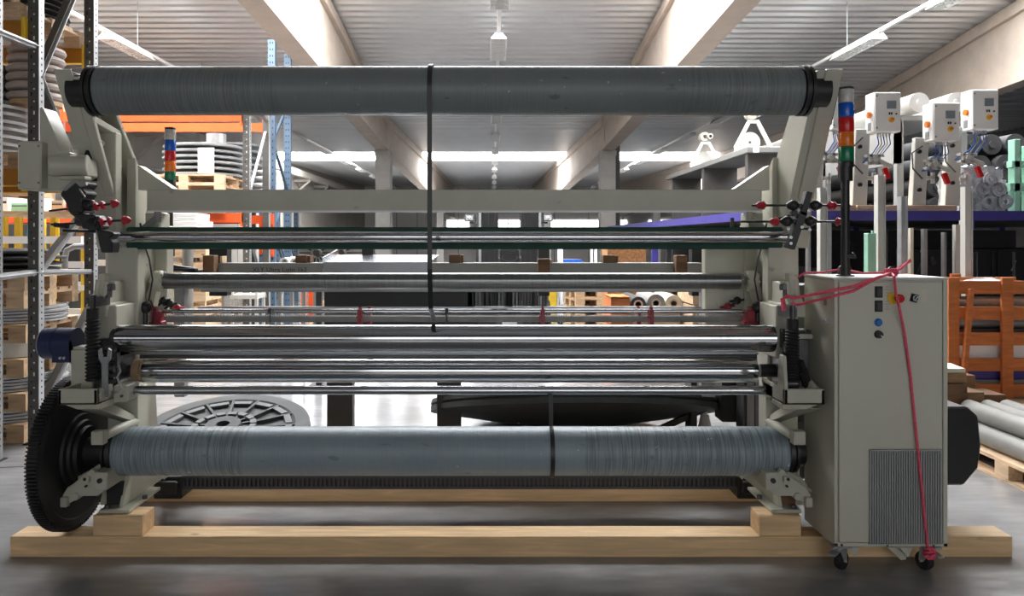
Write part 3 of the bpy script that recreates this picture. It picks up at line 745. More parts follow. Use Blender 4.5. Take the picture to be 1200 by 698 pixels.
# ---- motors and boxes at the left
mb = MB(); zc = PZ(402,4.05); mb.lathe([(0,-2.37),(0.07,-2.368),(0.082,-2.355),(0.082,-2.30),(0.085,-2.298),(0.085,-2.286),(0.082,-2.284),(0.082,-2.19),(0,-2.19)], (0,4.05,zc), (1,0,0), 32)
mb.box(-2.28,-2.19,3.975,4.0,zc-0.09,zc+0.02)
mo = mb.build('motor', M['navy'], mach); mo['label'] = 'dark blue drive motor'
mb = MB()
for xx in (-2.232,-2.212): mb.cyl((xx,3.972,zc-0.065),(xx,3.962,zc-0.065),0.007,8)
mb.build('screw', M['galvl'], mo)
mb = MB(); zc = PZ(193,3.95); mb.box(PX(20,3.9),PX(48,3.9),3.9,4.12,PZ(222,3.9),PZ(165,3.9)); j = mb.build('junction_box', M['beige'], mach, bevel=0.008)
for px, py in ((22.5,171),(45,171),(22.5,214),(45,214)):
    mb = MB(); mb.cyl(at(px,py,3.9),at(px,py,3.895),0.006,8); mb.build('screw', M['dsteel'], j)
mb = MB()
mb.prism([at(46,126,3.96),at(50,126,3.96),at(67,164,3.96),at(68,178,3.96),at(80,178,3.96),at(98,186,3.96),at(100,205,3.96),at(70,222,3.96),at(48,222,3.96),at(46,200,3.96)],(0,0.13,0))
mb.box(PX(55,3.93),PX(64,3.93),3.93,3.96,PZ(205,3.93),PZ(184,3.93)); mb.cyl(at(60,194,3.94),at(104,194,3.98),0.055,18); mb.box(PX(68,3.92),PX(98,3.92),3.93,4.0,PZ(210,3.92),PZ(206,3.92))
mb.build('motor_bracket', M['beige'], mach, bevel=0.004)
mb = MB(); mb.prism([at(80,193,3.955),at(92,190,3.955),at(92,205,3.955),at(81,204,3.955)],(0,0.01,0)); mb.build('opening', M['hole'], mach)

# ---- black rod holders with red tips on both frames
def rod(nm, p, q, tips, r=0.006):
    mb = MB(); mb.cyl(p,q,r,8); o = mb.build(nm, M['black'], mach)
    for a, b_ in tips:
        a, b_ = V(a), V(b_); d = b_-a
        mb = MB(); mb.cyl(a, a+d*0.62, 0.024, 10, 0.014); mb.cyl(a+d*0.55, b_, 0.02, 10, 0.004)
        mb.cyl(a-d*0.25, a+d*0.05, 0.010, 8, 0.024); mb.build('red_tip', M['red'], o)
Yh = 3.98
mb = MB()                                              # right holder
mb.bar(at(947,225,Yh),at(939,252,Yh),0.032,0.05,(0,1,0)); mb.bar(at(940,248,Yh),at(925,291,Yh),0.04,0.05,(0,1,0))
for px, py in ((929,240.5),(956,240.5),(922,259),(950,259)):
    mb.lathe([(0,-0.032),(0.012,-0.03),(0.026,-0.012),(0.028,0.004),(0.018,0.022),(0.008,0.034),(0,0.034)], at(px,py,Yh-0.01), (1 if px in (956,950) else -1,0,0), 14)
mb.cbox(at(941,241,Yh),(0.09,0.03,0.02)); mb.cbox(at(936,259,Yh),(0.10,0.03,0.022)); mb.cbox(at(930,250,Yh),(0.03,0.03,0.03)); mb.cbox(at(941,268,Yh),(0.06,0.02,0.012))
mb.build('rod_holder', M['black'], mach, bevel=0.002)
mb = MB()
for px, py in ((948,247),(924,268),(940,266),(927,278),(927,285),(949,269)): mb.cyl(at(px,py,Yh-0.04),at(px,py,Yh-0.02),0.008,8)
mb.build('bolt', M['galvl'], mach)
rod('feeler_rod', at(881,240.5,Yh), at(996,240.5,Yh), [(at(895,240.5,Yh),at(885,240.5,Yh)),(at(972,240.5,Yh),at(982,240.5,Yh))])
rod('feeler_rod', at(868,259.5,Yh), at(995,259.5,Yh), [(at(911,259.5,Yh),at(901,259.5,Yh)),(at(981,259.5,Yh),at(990,259.5,Yh))])
rod('feeler_rod', at(903,258,Yh+0.06), at(936,250,Yh+0.06), [])
Yh = 3.90
mb = MB()                                              # left holder: heavy black bodies
mb.prism([at(70,228,Yh),at(74,221,Yh),at(84,211,Yh),at(100,213,Yh),at(101,216,Yh),at(96,222,Yh),at(101,226,Yh),at(95,234,Yh),at(98,249,Yh),at(80,249,Yh),at(76,236,Yh)],(0,0.12,0))
mb.cyl(at(88,238,Yh+0.05),at(109,241,Yh+0.02),0.030,16); mb.cyl(at(92,257,Yh+0.05),at(117,261,Yh+0.02),0.034,16)
mb.prism([at(80,249,Yh),at(112,252,Yh),at(118,266,Yh),at(112,270,Yh),at(96,268,Yh),at(92,258,Yh)],(0,0.10,0))
mb.prism([at(112,268,Yh),at(132,272,Yh),at(134,275,Yh),at(128,279,Yh),at(132,284,Yh),at(131,296,Yh),at(118,296,Yh),at(114,280,Yh)],(0,0.08,0))
mb.build('rod_holder', M['black'], mach, bevel=0.006)
mb = MB(); mb.prism([at(84,211,Yh-0.01),at(100,213,Yh-0.01),at(101,217,Yh-0.01),at(94,219,Yh-0.01),at(88,214,Yh-0.01),at(76,224,Yh-0.01),at(73,223,Yh-0.01)],(0,0.02,0)); mb.bar(at(93,221,Yh-0.005),at(100,231,Yh-0.005),0.012,0.006); mb.build('holder_clip', M['mgrey'], mach, bevel=0.002)
rod('feeler_rod', at(58,247,Yh+0.05), at(138,238,Yh-0.03), [(at(112,242,Yh),at(116,241,Yh)),(at(120,240.5,Yh-0.01),at(124,240,Yh-0.01)),(at(132,238.7,Yh-0.03),at(140,237.8,Yh-0.03))])
rod('feeler_rod', at(60,263,Yh+0.05), at(152,257.5,Yh-0.03), [(at(119,260,Yh),at(124,259.5,Yh)),(at(128,259,Yh-0.01),at(132,258.7,Yh-0.01)),(at(145,258,Yh-0.03),at(154,257.4,Yh-0.03))])
mb = MB(); mb.cyl(at(64,263,Yh+0.05),at(80,265,Yh+0.05),0.013,10); mb.cyl(at(74,270,Yh+0.05),at(112,271,Yh+0.05),0.008,8); mb.build('feeler_rod', M['black'], mach)
# thin black cable that hangs on the inside of each frame
for s in (0,1):
    f = (lambda x: x) if s == 0 else mir
    mb = MB(); mb.tube([(f(-1.99),4.34,1.74),(f(-1.97),4.33,1.64),(f(-1.94),4.34,1.54),(f(-1.925),4.35,1.42),(f(-1.95),4.36,1.30)],0.005,6); mb.build('hanging_cable', M['black'], mach)
for s, px in ((0,200.5),(1,858)):
    mb = MB(); mb.cyl(at(px,312,4.75),at(px,255,4.75),0.012,10); mb.cyl(at(px,300,4.75),at(px,290,4.75),0.022,10); mb.build('post', M['black'], mach)
# drive cover to the right behind the control cabinet
mb = MB(); yc, zc = 4.30, PZ(517,4.3); R_ = 0.215
pf = [(yc+R_*sx*a, zc+R_*1.0*b_) for sx, a, b_ in ((1,1,0.62),(1,0.62,1),(-1,0.62,1),(-1,1,0.62),(-1,1,-0.62),(-1,0.62,-1),(1,0.62,-1),(1,1,-0.62))]
x0, x1 = 2.30, 2.60
mb.prism([(x0,4.2,zc+0.215),(x1,4.2,zc+0.215),(x1+0.06,4.2,zc+0.16),(x1+0.075,4.2,zc),(x1+0.06,4.2,zc-0.12),(x1-0.02,4.2,zc-0.215),(x0,4.2,zc-0.215)],(0,0.32,0))
mb.build('drive_cover', M['black'], mach, bevel=0.01)
mb = MB(); mb.cyl((1.58,4.36,zc),(2.32,4.36,zc),0.09,24); mb.box(1.55,1.66,4.28,4.5,zc-0.14,zc+0.14); mb.build('drive_housing', M['dgrey'], mach)
mb = MB(); mb.box(1.62,1.98,4.48,4.74,0.25,1.38); mb.build('drive_guard', M['dgrey'], mach, bevel=0.01)

# ---- timber under the machine
Yw = 3.985
t = MB(); t.box(-2.503,2.70,Yw,Yw+0.15,0,0.107); tag(t.build('timber_beam', M['wood'], bevel=0.003),'long pale pine timber beam lying on the floor under the front of the machine','timber beam',group='long timber bearers')
t = MB(); t.box(-2.30,1.90,4.83,4.98,0,0.107); tag(t.build('timber_beam', M['wood'], bevel=0.003),'shaded rear pine timber beam on the floor behind the lower roller','timber beam',group='long timber bearers')
for x0, x1, lab in ((PX(110,4.0),PX(168,4.0),'short pine block on the front timber beside the black gear wheel'),(PX(889,4.0),PX(938,4.0),'short pine block on the front timber beside the beige control cabinet')):
    t = MB(); t.box(x0,x1,Yw+0.005,Yw+0.145,0.108,0.213); tag(t.build('timber_block', M['wood'], bevel=0.003),lab,'timber block',group='short timber blocks')
for x0, x1, lab in ((-2.10,-1.83,'hidden rear pine block under the left foot of the machine'),(1.39,1.66,'hidden rear pine block under the right foot of the machine')):
    t = MB(); t.box(x0,x1,4.84,4.97,0.108,0.213); tag(t.build('timber_block', M['wood'], bevel=0.003),lab,'timber block',group='short timber blocks')

# ---- black straps
def strap_loop(cy, cz, r, x, w, a0, a1, tail, name, lab):
    mb = MB(); n = 40; th = 0.004
    pts = [(cy+r*math.cos(a0+(a1-a0)*i/n), cz+r*math.sin(a0+(a1-a0)*i/n)) for i in range(n+1)]
    pts = tail[0] + pts + tail[1]
    inner, outer = [], []
    for i, p in enumerate(pts):
        a = V(pts[max(i-1,0)]); b_ = V(pts[min(i+1,len(pts)-1)]); d = (b_-a).normalized(); nn = V((d.y,-d.x))
        inner.append(V(p)); outer.append(V(p)+nn*th)
    for i in range(len(pts)-1):
        q = [inner[i],inner[i+1],outer[i+1],outer[i]]
        mb.hexa([(x-w/2,q[0].x,q[0].y),(x-w/2,q[1].x,q[1].y),(x-w/2,q[2].x,q[2].y),(x-w/2,q[3].x,q[3].y),(x+w/2,q[0].x,q[0].y),(x+w/2,q[1].x,q[1].y),(x+w/2,q[2].x,q[2].y),(x+w/2,q[3].x,q[3].y)])
    o = mb.build(name, M['black'], smooth=False); tag(o, lab, 'strap', 'black lashing straps'); return o
xs = PX(503.5,3.83)
strap_loop(Yt,Zt,Rt+0.006,xs,0.024,math.radians(30),math.radians(187),([],[(3.835,2.0),(3.84,1.5),(3.90,1.30),(4.12,1.21)]),'lashing_strap','black strap hanging from the upper roller across the cross beam')
xs = PX(648,3.97)
strap_loop(Yb,Zb,Rb+0.006,xs,0.022,math.radians(90),math.radians(265),([(4.105,0.86),(4.10,0.72)],[(4.2,0.36)]),'lashing_strap','short black strap wrapped round the lower roller')
# ================================================================== control cabinet with signal tower and rope
Yc = 3.78; cx0, cx1 = PX(978,Yc), PX(1111,Yc); cz0, cz1 = PZ(640.5,Yc), PZ(325,Yc); cy1 = 4.15
cab = thing('control_cabinet', 'beige control cabinet on castors standing in front of the right side frame', 'cabinet', ((cx0+cx1)/2,(Yc+cy1)/2,0))
mb = MB(); mb.box(cx0,cx1,Yc+0.012,cy1,cz0,cz1-0.012)
body = mb.build('body', M['cab'], cab, bevel=0.004)
mb = MB(); mb.box(cx0-0.002,cx1+0.004,Yc+0.004,cy1+0.004,cz1-0.012,cz1); mb.build('top_plate', M['cabtop'], cab, bevel=0.003)
dx0, dx1 = PX(983.5,Yc), PX(1104.5,Yc)
mb = MB(); mb.box(dx0,dx1,Yc,Yc+0.02,cz0+0.022,cz1-0.022); door = mb.build('door', M['cab'], cab, bevel=0.003)
mb = MB(); mb.box(cx0,cx0+0.018,Yc+0.002,Yc+0.02,cz0,cz1-0.012); mb.box(cx1-0.022,cx1,Yc+0.002,Yc+0.02,cz0,cz1-0.012); mb.box(cx0,cx1,Yc+0.002,Yc+0.02,cz0,cz0+0.018); mb.build('front_frame', M['cab'], cab, bevel=0.002)
gx0, gx1, gz0, gz1 = PX(1018,Yc), PX(1103,Yc), PZ(637,Yc), PZ(526,Yc)
mb = MB(); mb.box(gx0,gx1,Yc-0.004,Yc,gz0,gz1); mb.mi = 1
n = 30
for i in range(n): x = gx0+(gx1-gx0)*i/n; mb.box(x+0.001,x+(gx1-gx0)/n*0.5,Yc-0.012,Yc-0.003,gz0+0.004,gz1-0.004)
mb.box(gx0,gx1,Yc-0.013,Yc,gz1-0.006,gz1); mb.box(gx0,gx1,Yc-0.013,Yc,gz0,gz0+0.006)
mb.build('vent_grille', [M['mgrey'], M['grille']], door)
for px, py in ((986.5,638.5),(1040,638.5),(1094,638.5)):
    mb = MB(); mb.cyl(at(px,py,Yc-0.003),at(px,py,Yc+0.003),0.006,10); mb.build('screw', M['black'], cab)
for py in (342,358.5):
    mb = MB(); c = at(1029.5,py,Yc); mb.cbox(c,(0.038,0.012,0.056)); mb.mi = 1; mb.cbox(c+V((0,-0.007,0)),(0.026,0.008,0.042)); sw = mb.build('switch', [M['black'], M['dgrey']], door, bevel=0.002)
for py, a in ((338,'I'),):
    pass
for grp_ in ((336,339,343,346),(353,356,359,362)):
    mb = MB()
    for k, py in enumerate(grp_): mb.cbox(at(1039.5,py,Yc-0.0005),(0.016+0.006*(k%2),0.001,0.003))
    mb.build('marking', M['mgrey'], door)
mb = MB(); c = at(1029,377.5,Yc); mb.lathe([(0,-0.016),(0.014,-0.016),(0.0165,-0.012),(0.0165,-0.005),(0.02,-0.004),(0.02,0.002),(0,0.002)], c, (0,1,0), 24); mb.build('push_button', M['blueb'], door)
mb = MB(); c = at(1029,391.5,Yc); mb.lathe([(0,-0.02),(0.017,-0.02),(0.018,-0.004),(0.02,-0.004),(0.02,0.002),(0,0.002)], c, (0,1,0), 24); mb.mi = 1; mb.bar(c+V((0.004,-0.0215,-0.004)),c+V((0.014,-0.0215,-0.012)),0.004,0.003,(0,1,0)); mb.build('selector_knob', [M['black'], M['white']], door)
c = at(1047,349,Yc)
mb = MB(); mb.cyl(c,c+V((0,-0.006,0)),0.031,28); mb.build('stop_button_plate', M['yellow'], door)
mb = MB(); mb.lathe([(0,-0.045),(0.018,-0.044),(0.021,-0.038),(0.021,-0.028),(0.012,-0.026),(0.012,-0.005),(0,-0.005)], c+V((0.014,0,0)), (0,1,0), 24); mb.build('stop_button', M['lens_red'], door)
c = at(1071,349,Yc)
mb = MB(); mb.cbox(c,(0.036,0.008,0.04),(0,0.25,0)); mb.cyl(c+V((0,-0.004,0)),c+V((0,-0.02,0)),0.013,16); mb.mi = 1; mb.lathe([(0.011,-0.022),(0.015,-0.022),(0.015,-0.018),(0.011,-0.018)], c, (0,1,0), 20, True); mb.bar(c+V((-0.008,-0.022,-0.008)),c+V((0.008,-0.022,0.008)),0.005,0.008,(0,1,0)); mb.build('main_switch', [M['black'], M['galvl']], door)
mb = MB(); mb.cbox(at(1082.5,346.5,Yc-0.0005),(0.03,0.002,0.065)); mb.build('label_plate', M['cream'], door)
# details of the left flank
mb = MB(); mb.cbox((cx0-0.004,3.86,1.235),(0.01,0.02,0.03)); mb.cyl((cx0-0.02,3.855,1.24),(cx0,3.86,1.24),0.008,8); mb.build('latch', M['galvl'], body)
mb = MB(); mb.cbox((cx0-0.001,3.885,1.335),(0.002,0.03,0.04)); mb.build('sticker', M['tape'], body)
# castors
def castor(x, y, rz):
    t = MB(); t.cbox((x,y,cz0-0.006),(0.09,0.09,0.012)); R = Matrix.Rotation(rz,3,'Z')
    fork = MB(); fork.cyl((x,y,cz0),(x,y,cz0-0.03),0.022,14)
    def L(p): return V((x,y,0)) + R @ V(p)
    for sx in (-0.022,0.022): fork.prism([L((sx-0.002,-0.03,cz0-0.03)),L((sx-0.002,0.03,cz0-0.03)),L((sx-0.002,0.035,0.045)),L((sx-0.002,0.01,0.045))], R @ V((0.004,0,0)))
    fork.prism([L((-0.024,-0.03,cz0-0.03)),L((-0.024,0.03,cz0-0.03)),L((-0.024,0.03,cz0-0.024)),L((-0.024,-0.03,cz0-0.024))], R @ V((0.048,0,0)))
    fork.cyl(L((-0.028,0.022,0.045)),L((0.028,0.022,0.045)),0.006,8)
    fork.prism([L((-0.02,-0.075,cz0-0.045)),L((-0.02,-0.03,cz0-0.035)),L((-0.02,-0.03,cz0-0.030)),L((-0.02,-0.075,cz0-0.040))], R @ V((0.04,0,0)))
    pb = t.build('castor', M['galv'], cab, bevel=0.002)
    fork.build('fork', M['galvl'], pb)
    wv = MB(); wv.lathe([(0,-0.014),(0.03,-0.014),(0.034,-0.017),(0.042,-0.016),(0.045,-0.008),(0.045,0.008),(0.042,0.016),(0.034,0.017),(0.03,0.014),(0,0.014)], L((0,0.022,0.045)), R @ V((1,0,0)), 28); wv.build('wheel', M['rubber'], pb)
castor(cx0+0.045,Yc+0.05,-0.9); castor(cx1-0.075,Yc+0.04,0.35); castor(cx0+0.06,cy1-0.06,0.4); castor(cx1-0.06,cy1-0.06,-0.2)
for px in (1000,1062): mb = MB(); mb.prism([at(px-8,641,3.86),at(px+8,641,3.86),at(px+2,653,3.86)],(0,0.006,0)); mb.build('bottom_flange', M['cab'], cab)
mb = MB(); mb.prism([at(1040,641,3.9),at(1062,641,3.9),at(1062,655,3.9),at(1056,656,3.9)],(0,0.006,0))
mb.build('bottom_flange', M['cab'], cab)
# signal tower of the cabinet
def tower(name, par, px, Y, segs, rpx, base_py, pole=None):
    r = rpx*Y/F
    for nm, m, a, b_ in segs:
        mb = MB(); za, zb_ = PZ(a,Y), PZ(b_,Y); x = PX(px,Y)
        mb.lathe([(0,za),(r*0.97,za),(r,za-0.003),(r,zb_+0.003),(r*0.97,zb_),(0,zb_)], (x,Y,0), (0,0,1), 28)
        mb.build(nm, M[m], par)
Yp = 3.93
st = MB(); xp = PX(990.5,Yp)
st.cyl((xp,Yp,cz1),(xp,Yp,cz1+0.006),0.043,24); st.cyl((xp,Yp,cz1),(xp,Yp,cz1+0.05),0.026,20); st.cyl((xp,Yp,cz1),(xp,Yp,PZ(212,Yp)),0.021,20); st.cyl((xp,Yp,PZ(212,Yp)),(xp,Yp,PZ(194,Yp)),0.036,24)
sp = st.build('signal_tower_pole', M['black'], cab)
tower('x', sp, 991.5, Yp, [('base','black',189,196),('green_lens','lens_green',172,189.3),('orange_lens','lens_orange',155,171.8),('red_lens','lens_red',138,154.8),('blue_lens','lens_blue',121,137.8),('clear_lens','lens_clear',105,120.8),('cap','black',102.5,105.2)], 8.6, 320)
mb = MB(); mb.cbox((xp+0.02,Yp-0.01,cz1+0.10),(0.05,0.03,0.02)); mb.cyl((xp+0.02,Yp-0.03,cz1+0.115),(xp+0.03,Yp-0.03,cz1+0.115),0.006,8); mb.build('pole_clamp', M['black'], sp)
# ring bolts in the top
for px, py, y in ((1044.5,315.5,3.95),(986.5,314,4.10)):
    mb = MB(); p = V((PX(px,y),y,cz1)); mb.cyl(p,p+V((0,0,0.014)),0.02,14); mb.lathe([(0.010,-0.005),(0.02,-0.005),(0.02,0.005),(0.010,0.005)], p+V((0,0,0.028)), (0,1,0), 18, True); mb.build('ring_bolt', M['black'], cab)
# pink-red rope: from machine catch over the cabinet top and down to the castor
knot = V((PX(1044.5,3.93),3.93,cz1+0.018)); ma = at(931,349,3.93); mb_ = at(934,357,3.91)
r = 0.0062
rp = thing('rope', 'pink red cord tied from the machine over the cabinet top and down to its castor', 'rope', tuple(knot))
edge = V((PX(1047,Yc-0.01),Yc-0.01,cz1+0.008))
mb = MB(); fk = V((PX(1047.5,3.772),Yc-0.012,cz1+0.004))
def strand(pts, nm='strand', rr=r):
    mb = MB(); mb.tube(pts, rr, 8); return mb.build(nm, M['rope'], rp)
fc = V((PX(1010,Yc),Yc-0.012,PZ(334,Yc)))
strand([knot, V((PX(1030,3.79),Yc-0.008,cz1+0.005)), at(1000,335.5,Yc-0.012), at(974,340.5,Yc-0.014), ma, ma+V((-0.03,0.02,0.01))], rr=0.008)
strand([knot+V((0.01,0,0.004)), V((PX(1026,3.78),Yc-0.01,cz1-0.002)), at(1000,341,Yc-0.012), at(974,347.5,Yc-0.014), mb_, mb_+V((-0.02,0.02,0.01))], rr=0.007)
strand([at(917,350,3.94),at(918,356,3.925),at(918.5,364,3.92)], rr=0.012)
strand([ma+V((-0.03,0.02,0.01)),at(917,351,3.94)], rr=0.007)
strand([knot, fk, at(1050,345,Yc-0.05), at(1053,356,Yc-0.045), at(1060,390,Yc-0.016), at(1067,440,Yc-0.01), at(1075,520,Yc-0.018), at(1084,610,Yc-0.02), at(1087,639,Yc-0.016), V((PX(1088,3.79),3.765,0.115))])
mb = MB(); pk = V((PX(1088,3.79),3.79,0.108))
for k in range(4): mb.tube([pk+V((0.022*math.cos(a),0.026*math.sin(a)-0.005,0.010*k-0.012+0.01*math.sin(a*1.0+k))) for a in [2*PI*i/14 for i in range(15)]],0.006,6)
mb.tube([pk+V((0.0,-0.03,0.03)),pk+V((0.016,-0.035,0.0)),pk+V((-0.02,-0.035,-0.02)),pk+V((-0.035,-0.03,-0.005))],0.007,6)
mb.build('castor_knot', M['rope'], rp)
strand([knot, V((PX(1015,3.95),3.99,cz1+0.012)), V((PX(986.5,4.1),4.085,cz1+0.03)), V((PX(965,4.1),4.10,cz1+0.012)), V((PX(944,4.12),4.13,cz1+0.008)), V((PX(938,4.12),4.16,cz1-0.02))], rr=0.0055)
mb = MB()
for k in range(4): mb.tube([knot+V((0.022*math.cos(a+k),0.022*math.sin(a),0.008*k-0.01)) for a in [2*PI*i/12 for i in range(13)]],0.008,6)
mb.build('knot', M['rope'], rp)
strand([knot, V((PX(1056,3.9),3.9,cz1+0.04)), V((PX(1066,3.9),3.89,cz1+0.085))], 'loose_end', 0.0065)
strand([knot, V((PX(1058,3.9),3.92,cz1+0.05)), V((PX(1068,3.9),3.90,cz1+0.078))], 'loose_end', 0.0055)
# ================================================================== things seen between the rollers: rear loom, flanges, truck
ORD = ['lowest','second from the bottom','third from the bottom','fourth from the bottom','fifth from the bottom','sixth from the bottom','seventh from the bottom','eighth from the bottom','ninth from the bottom','tenth from the bottom']
Yl = 5.35
loom = thing('weaving_loom', 'grey lettered loom frame with black warp sheet seen between the rollers', 'machine', (-0.2,5.7,0))
mb = MB()
x0, x1 = PX(226,Yl), PX(852,Yl); zt, zb_ = PZ(308,Yl), PZ(322.5,Yl)
mb.xz([(x0,zb_-0.03),(x1,zb_-0.03),(x1,PZ(317,Yl)),(x1-0.08,PZ(316,Yl)),(x1-0.17,zt),(PX(256,Yl),zt),(PX(250,Yl),PZ(313,Yl)),(PX(242,Yl),PZ(315.5,Yl)),(x0,PZ(316.5,Yl))], Yl, Yl+0.16)
hb = mb.build('harness_beam', M['mgrey'], loom, bevel=0.004)
fc_ = bpy.data.curves.new('lettering','FONT'); fc_.body = 'XLY Ultra Light 1k2'; fc_.size = 0.044; fc_.extrude = 0.001; fc_.align_x = 'LEFT'; fc_.space_character = 1.05
fo = bpy.data.objects.new('lettering', fc_); COL.objects.link(fo); 
bpy.context.view_layer.update(); lm = bpy.data.meshes.new_from_object(fo.evaluated_get(bpy.context.evaluated_depsgraph_get())); lm.transform(Matrix.Rotation(PI/2,4,'X')); COL.objects.unlink(fo); bpy.data.objects.remove(fo); bpy.data.curves.remove(fc_)
fo = bpy.data.objects.new('lettering', lm); COL.objects.link(fo); fo.parent = hb; lm.materials.clear(); lm.materials.append(M['black'])
fo.location = V((PX(296,Yl),Yl-0.002,PZ(318.3,Yl))) - world_loc(hb)
mb = MB(); mb.box(PX(235,Yl), PX(830,Yl), Yl, Yl+0.06, PZ(342,Yl), PZ(337.5,Yl)); mb.build('lower_rail', M['galv'], loom, bevel=0.003)
mb = MB(); mb.box(PX(235,Yl), PX(835,Yl), Yl-0.05, Yl, PZ(361,Yl), PZ(358.5,Yl)); mb.build('lower_rail', M['steel'], loom)
for a, b_ in ((204,216),(822,838)):
    mb = MB(); mb.box(PX(a,Yl), PX(b_,Yl), Yl, Yl+0.07, 0.55, PZ(338,Yl)); mb.build('upright', M['galv'], loom, bevel=0.003)
for a, b_, ztop in ((383,413,0.95),(512,540,0.95),(245,266,PZ(272,5.6)),(424,437,PZ(272,5.6)),(631,644,PZ(272,5.6)),(811,823,PZ(272,5.6))):
    low = a in (383,512)
    y0 = 5.62
    mb = MB(); mb.box(PX(a,y0), PX(b_,y0), y0, y0+0.1, 0.0 if low else zt-0.25, ztop)
    if low: mb.box(PX(a-8,y0),PX(b_,y0),y0,y0+0.1,0.60,0.95); mb.box(PX(a-2,y0)-0.03,PX(b_,y0)+0.03,y0-0.05,y0+0.2,0,0.03)
    mb.build('leg' if low else 'upright', M['black'], loom, bevel=0.003)
mb = MB(); mb.box(PX(380,Yl+.1), PX(556,Yl+.1), Yl+0.1, Yl+0.13, PZ(396,Yl), PZ(334,Yl)); mb.build('warp_sheet', M['black'], loom)
mb = MB(); random.seed(3)
for i in range(150):
    x = PX(548 + 92*random.random()**1.3, Yl+.1); mb.box(x, x+0.004, Yl+0.1, Yl+0.104, PZ(378,Yl), PZ(335,Yl))
o = mb.build('warp_threads', M['black'], loom, smooth=False); o['kind'] = 'stuff'
# frame, dark panel and column at the right end
for a, b_, y0, z0, z1, m in ((846,872,5.5,0.34,0.78,'black'),(872,900,5.3,0.25,0.80,'dgrey'),(878,884,5.25,0.2,0.80,'mgrey'),(810,817,5.6,0.0,0.95,'black')):
    mb = MB(); mb.box(PX(a,y0), PX(b_,y0), y0, y0+0.18, z0, z1); mb.build('end_panel', M[m], loom, bevel=0.004)
mb = MB(); mb.bar(at(770,504,5.7), at(842,471,5.7), 0.04, 0.04); mb.build('diagonal_brace', M['black'], loom)
mb = MB(); mb.cyl(at(824,460,5.75),at(824,486,5.75),0.03,12); mb.lathe([(0.03,0),(0.05,-0.09),(0.07,-0.12),(0.07,-0.30)], at(826,486,5.75), (0,0,1), 14); mb.build('pipe', M['offw'], loom)
mb = MB(); mb.cyl((1.45,5.45,0.86),(1.6,5.45,0.86),0.07,20); mb.build('hub', M['dsteel'], loom)
# levers on both ends
for sx, px in ((0,205),(1,846)):
    mb = MB(); mb.tube([at(px-22,317,5.3),at(px-6,312,5.3),at(px+12,315,5.3),at(px+26,317,5.3)],0.02,8); mb.cbox(at(px-10,312,5.28),(0.06,0.05,0.05)); mb.cbox(at(px+8,316,5.28),(0.2,0.04,0.02)); mb.cyl(at(px-16,310,5.28),at(px-4,309,5.28),0.012,8)
    if sx: mb.lathe([(0,0),(0.09,0),(0.09,0.03),(0,0.03)], at(px+4,311,5.3),(0,1,0),20); mb.cbox(at(px-14,309,5.3),(0.05,0.05,0.07))
    mb.build('lever_cluster', M['black'], loom, bevel=0.003)
# signal tower of the loom
Ys = 5.0
mb = MB(); mb.cyl(at(199.5,321,Ys),at(199.5,222,Ys),0.018,14); mb.cyl(at(199.5,222,Ys),at(199.5,214,Ys),0.034,18); mb.bar(at(199.5,321,Ys),at(236,321,5.4),0.05,0.03)
sp2 = mb.build('signal_tower_pole', M['black'], loom)
tower('x', sp2, 199.5, Ys, [('base','black',211,221),('green_lens','lens_green',201,211),('orange_lens','lens_orange',189,201),('red_lens','lens_red',177,189),('blue_lens','lens_blue',164,177),('clear_lens','lens_clear',152,164),('cap','black',149.5,152)], 6.2, 0)
# galvanised sheet lying on the frame
mb = MB(); ya, yb_ = 5.30, 5.60
za = PZ(322,5.3)+0.075
ya = 5.342
mb.hexa([(PX(377,5.3),5.30,PZ(321.5,5.30)),(PX(503,5.3),5.30,PZ(321.5,5.30)),(PX(503,5.3),ya,zt+0.004),(PX(378,5.3),ya,zt+0.004),(PX(377,5.3),5.297,PZ(321.5,5.30)),(PX(503,5.3),5.297,PZ(321.5,5.30)),(PX(503,5.3),ya-0.003,zt+0.007),(PX(378,5.3),ya-0.003,zt+0.007)])
mb.hexa([(PX(378,5.3),ya,zt+0.004),(PX(503,5.3),ya,zt+0.004),(PX(503,5.3)+0.05,yb_,zt+0.05),(PX(378,5.3)+0.05,yb_,zt+0.05),
         (PX(378,5.3),ya,zt+0.007),(PX(503,5.3),ya,zt+0.007),(PX(503,5.3)+0.05,yb_,zt+0.053),(PX(378,5.3)+0.05,yb_,zt+0.053)])
mb.hexa([(PX(378,5.3)-0.012,ya,zt+0.0),(PX(378,5.3),ya,zt+0.0),(PX(378,5.3)+0.05,yb_,zt+0.053),(PX(378,5.3)+0.038,yb_,zt+0.053),
         (PX(378,5.3)-0.012,ya,zt+0.04),(PX(378,5.3),ya,zt+0.04),(PX(378,5.3)+0.05,yb_,zt+0.09),(PX(378,5.3)+0.038,yb_,zt+0.09)])
tag(mb.build('metal_sheet', M['sheet'], smooth=False), 'shiny galvanised sheet with one folded edge lying on the grey loom frame', 'metal sheet')
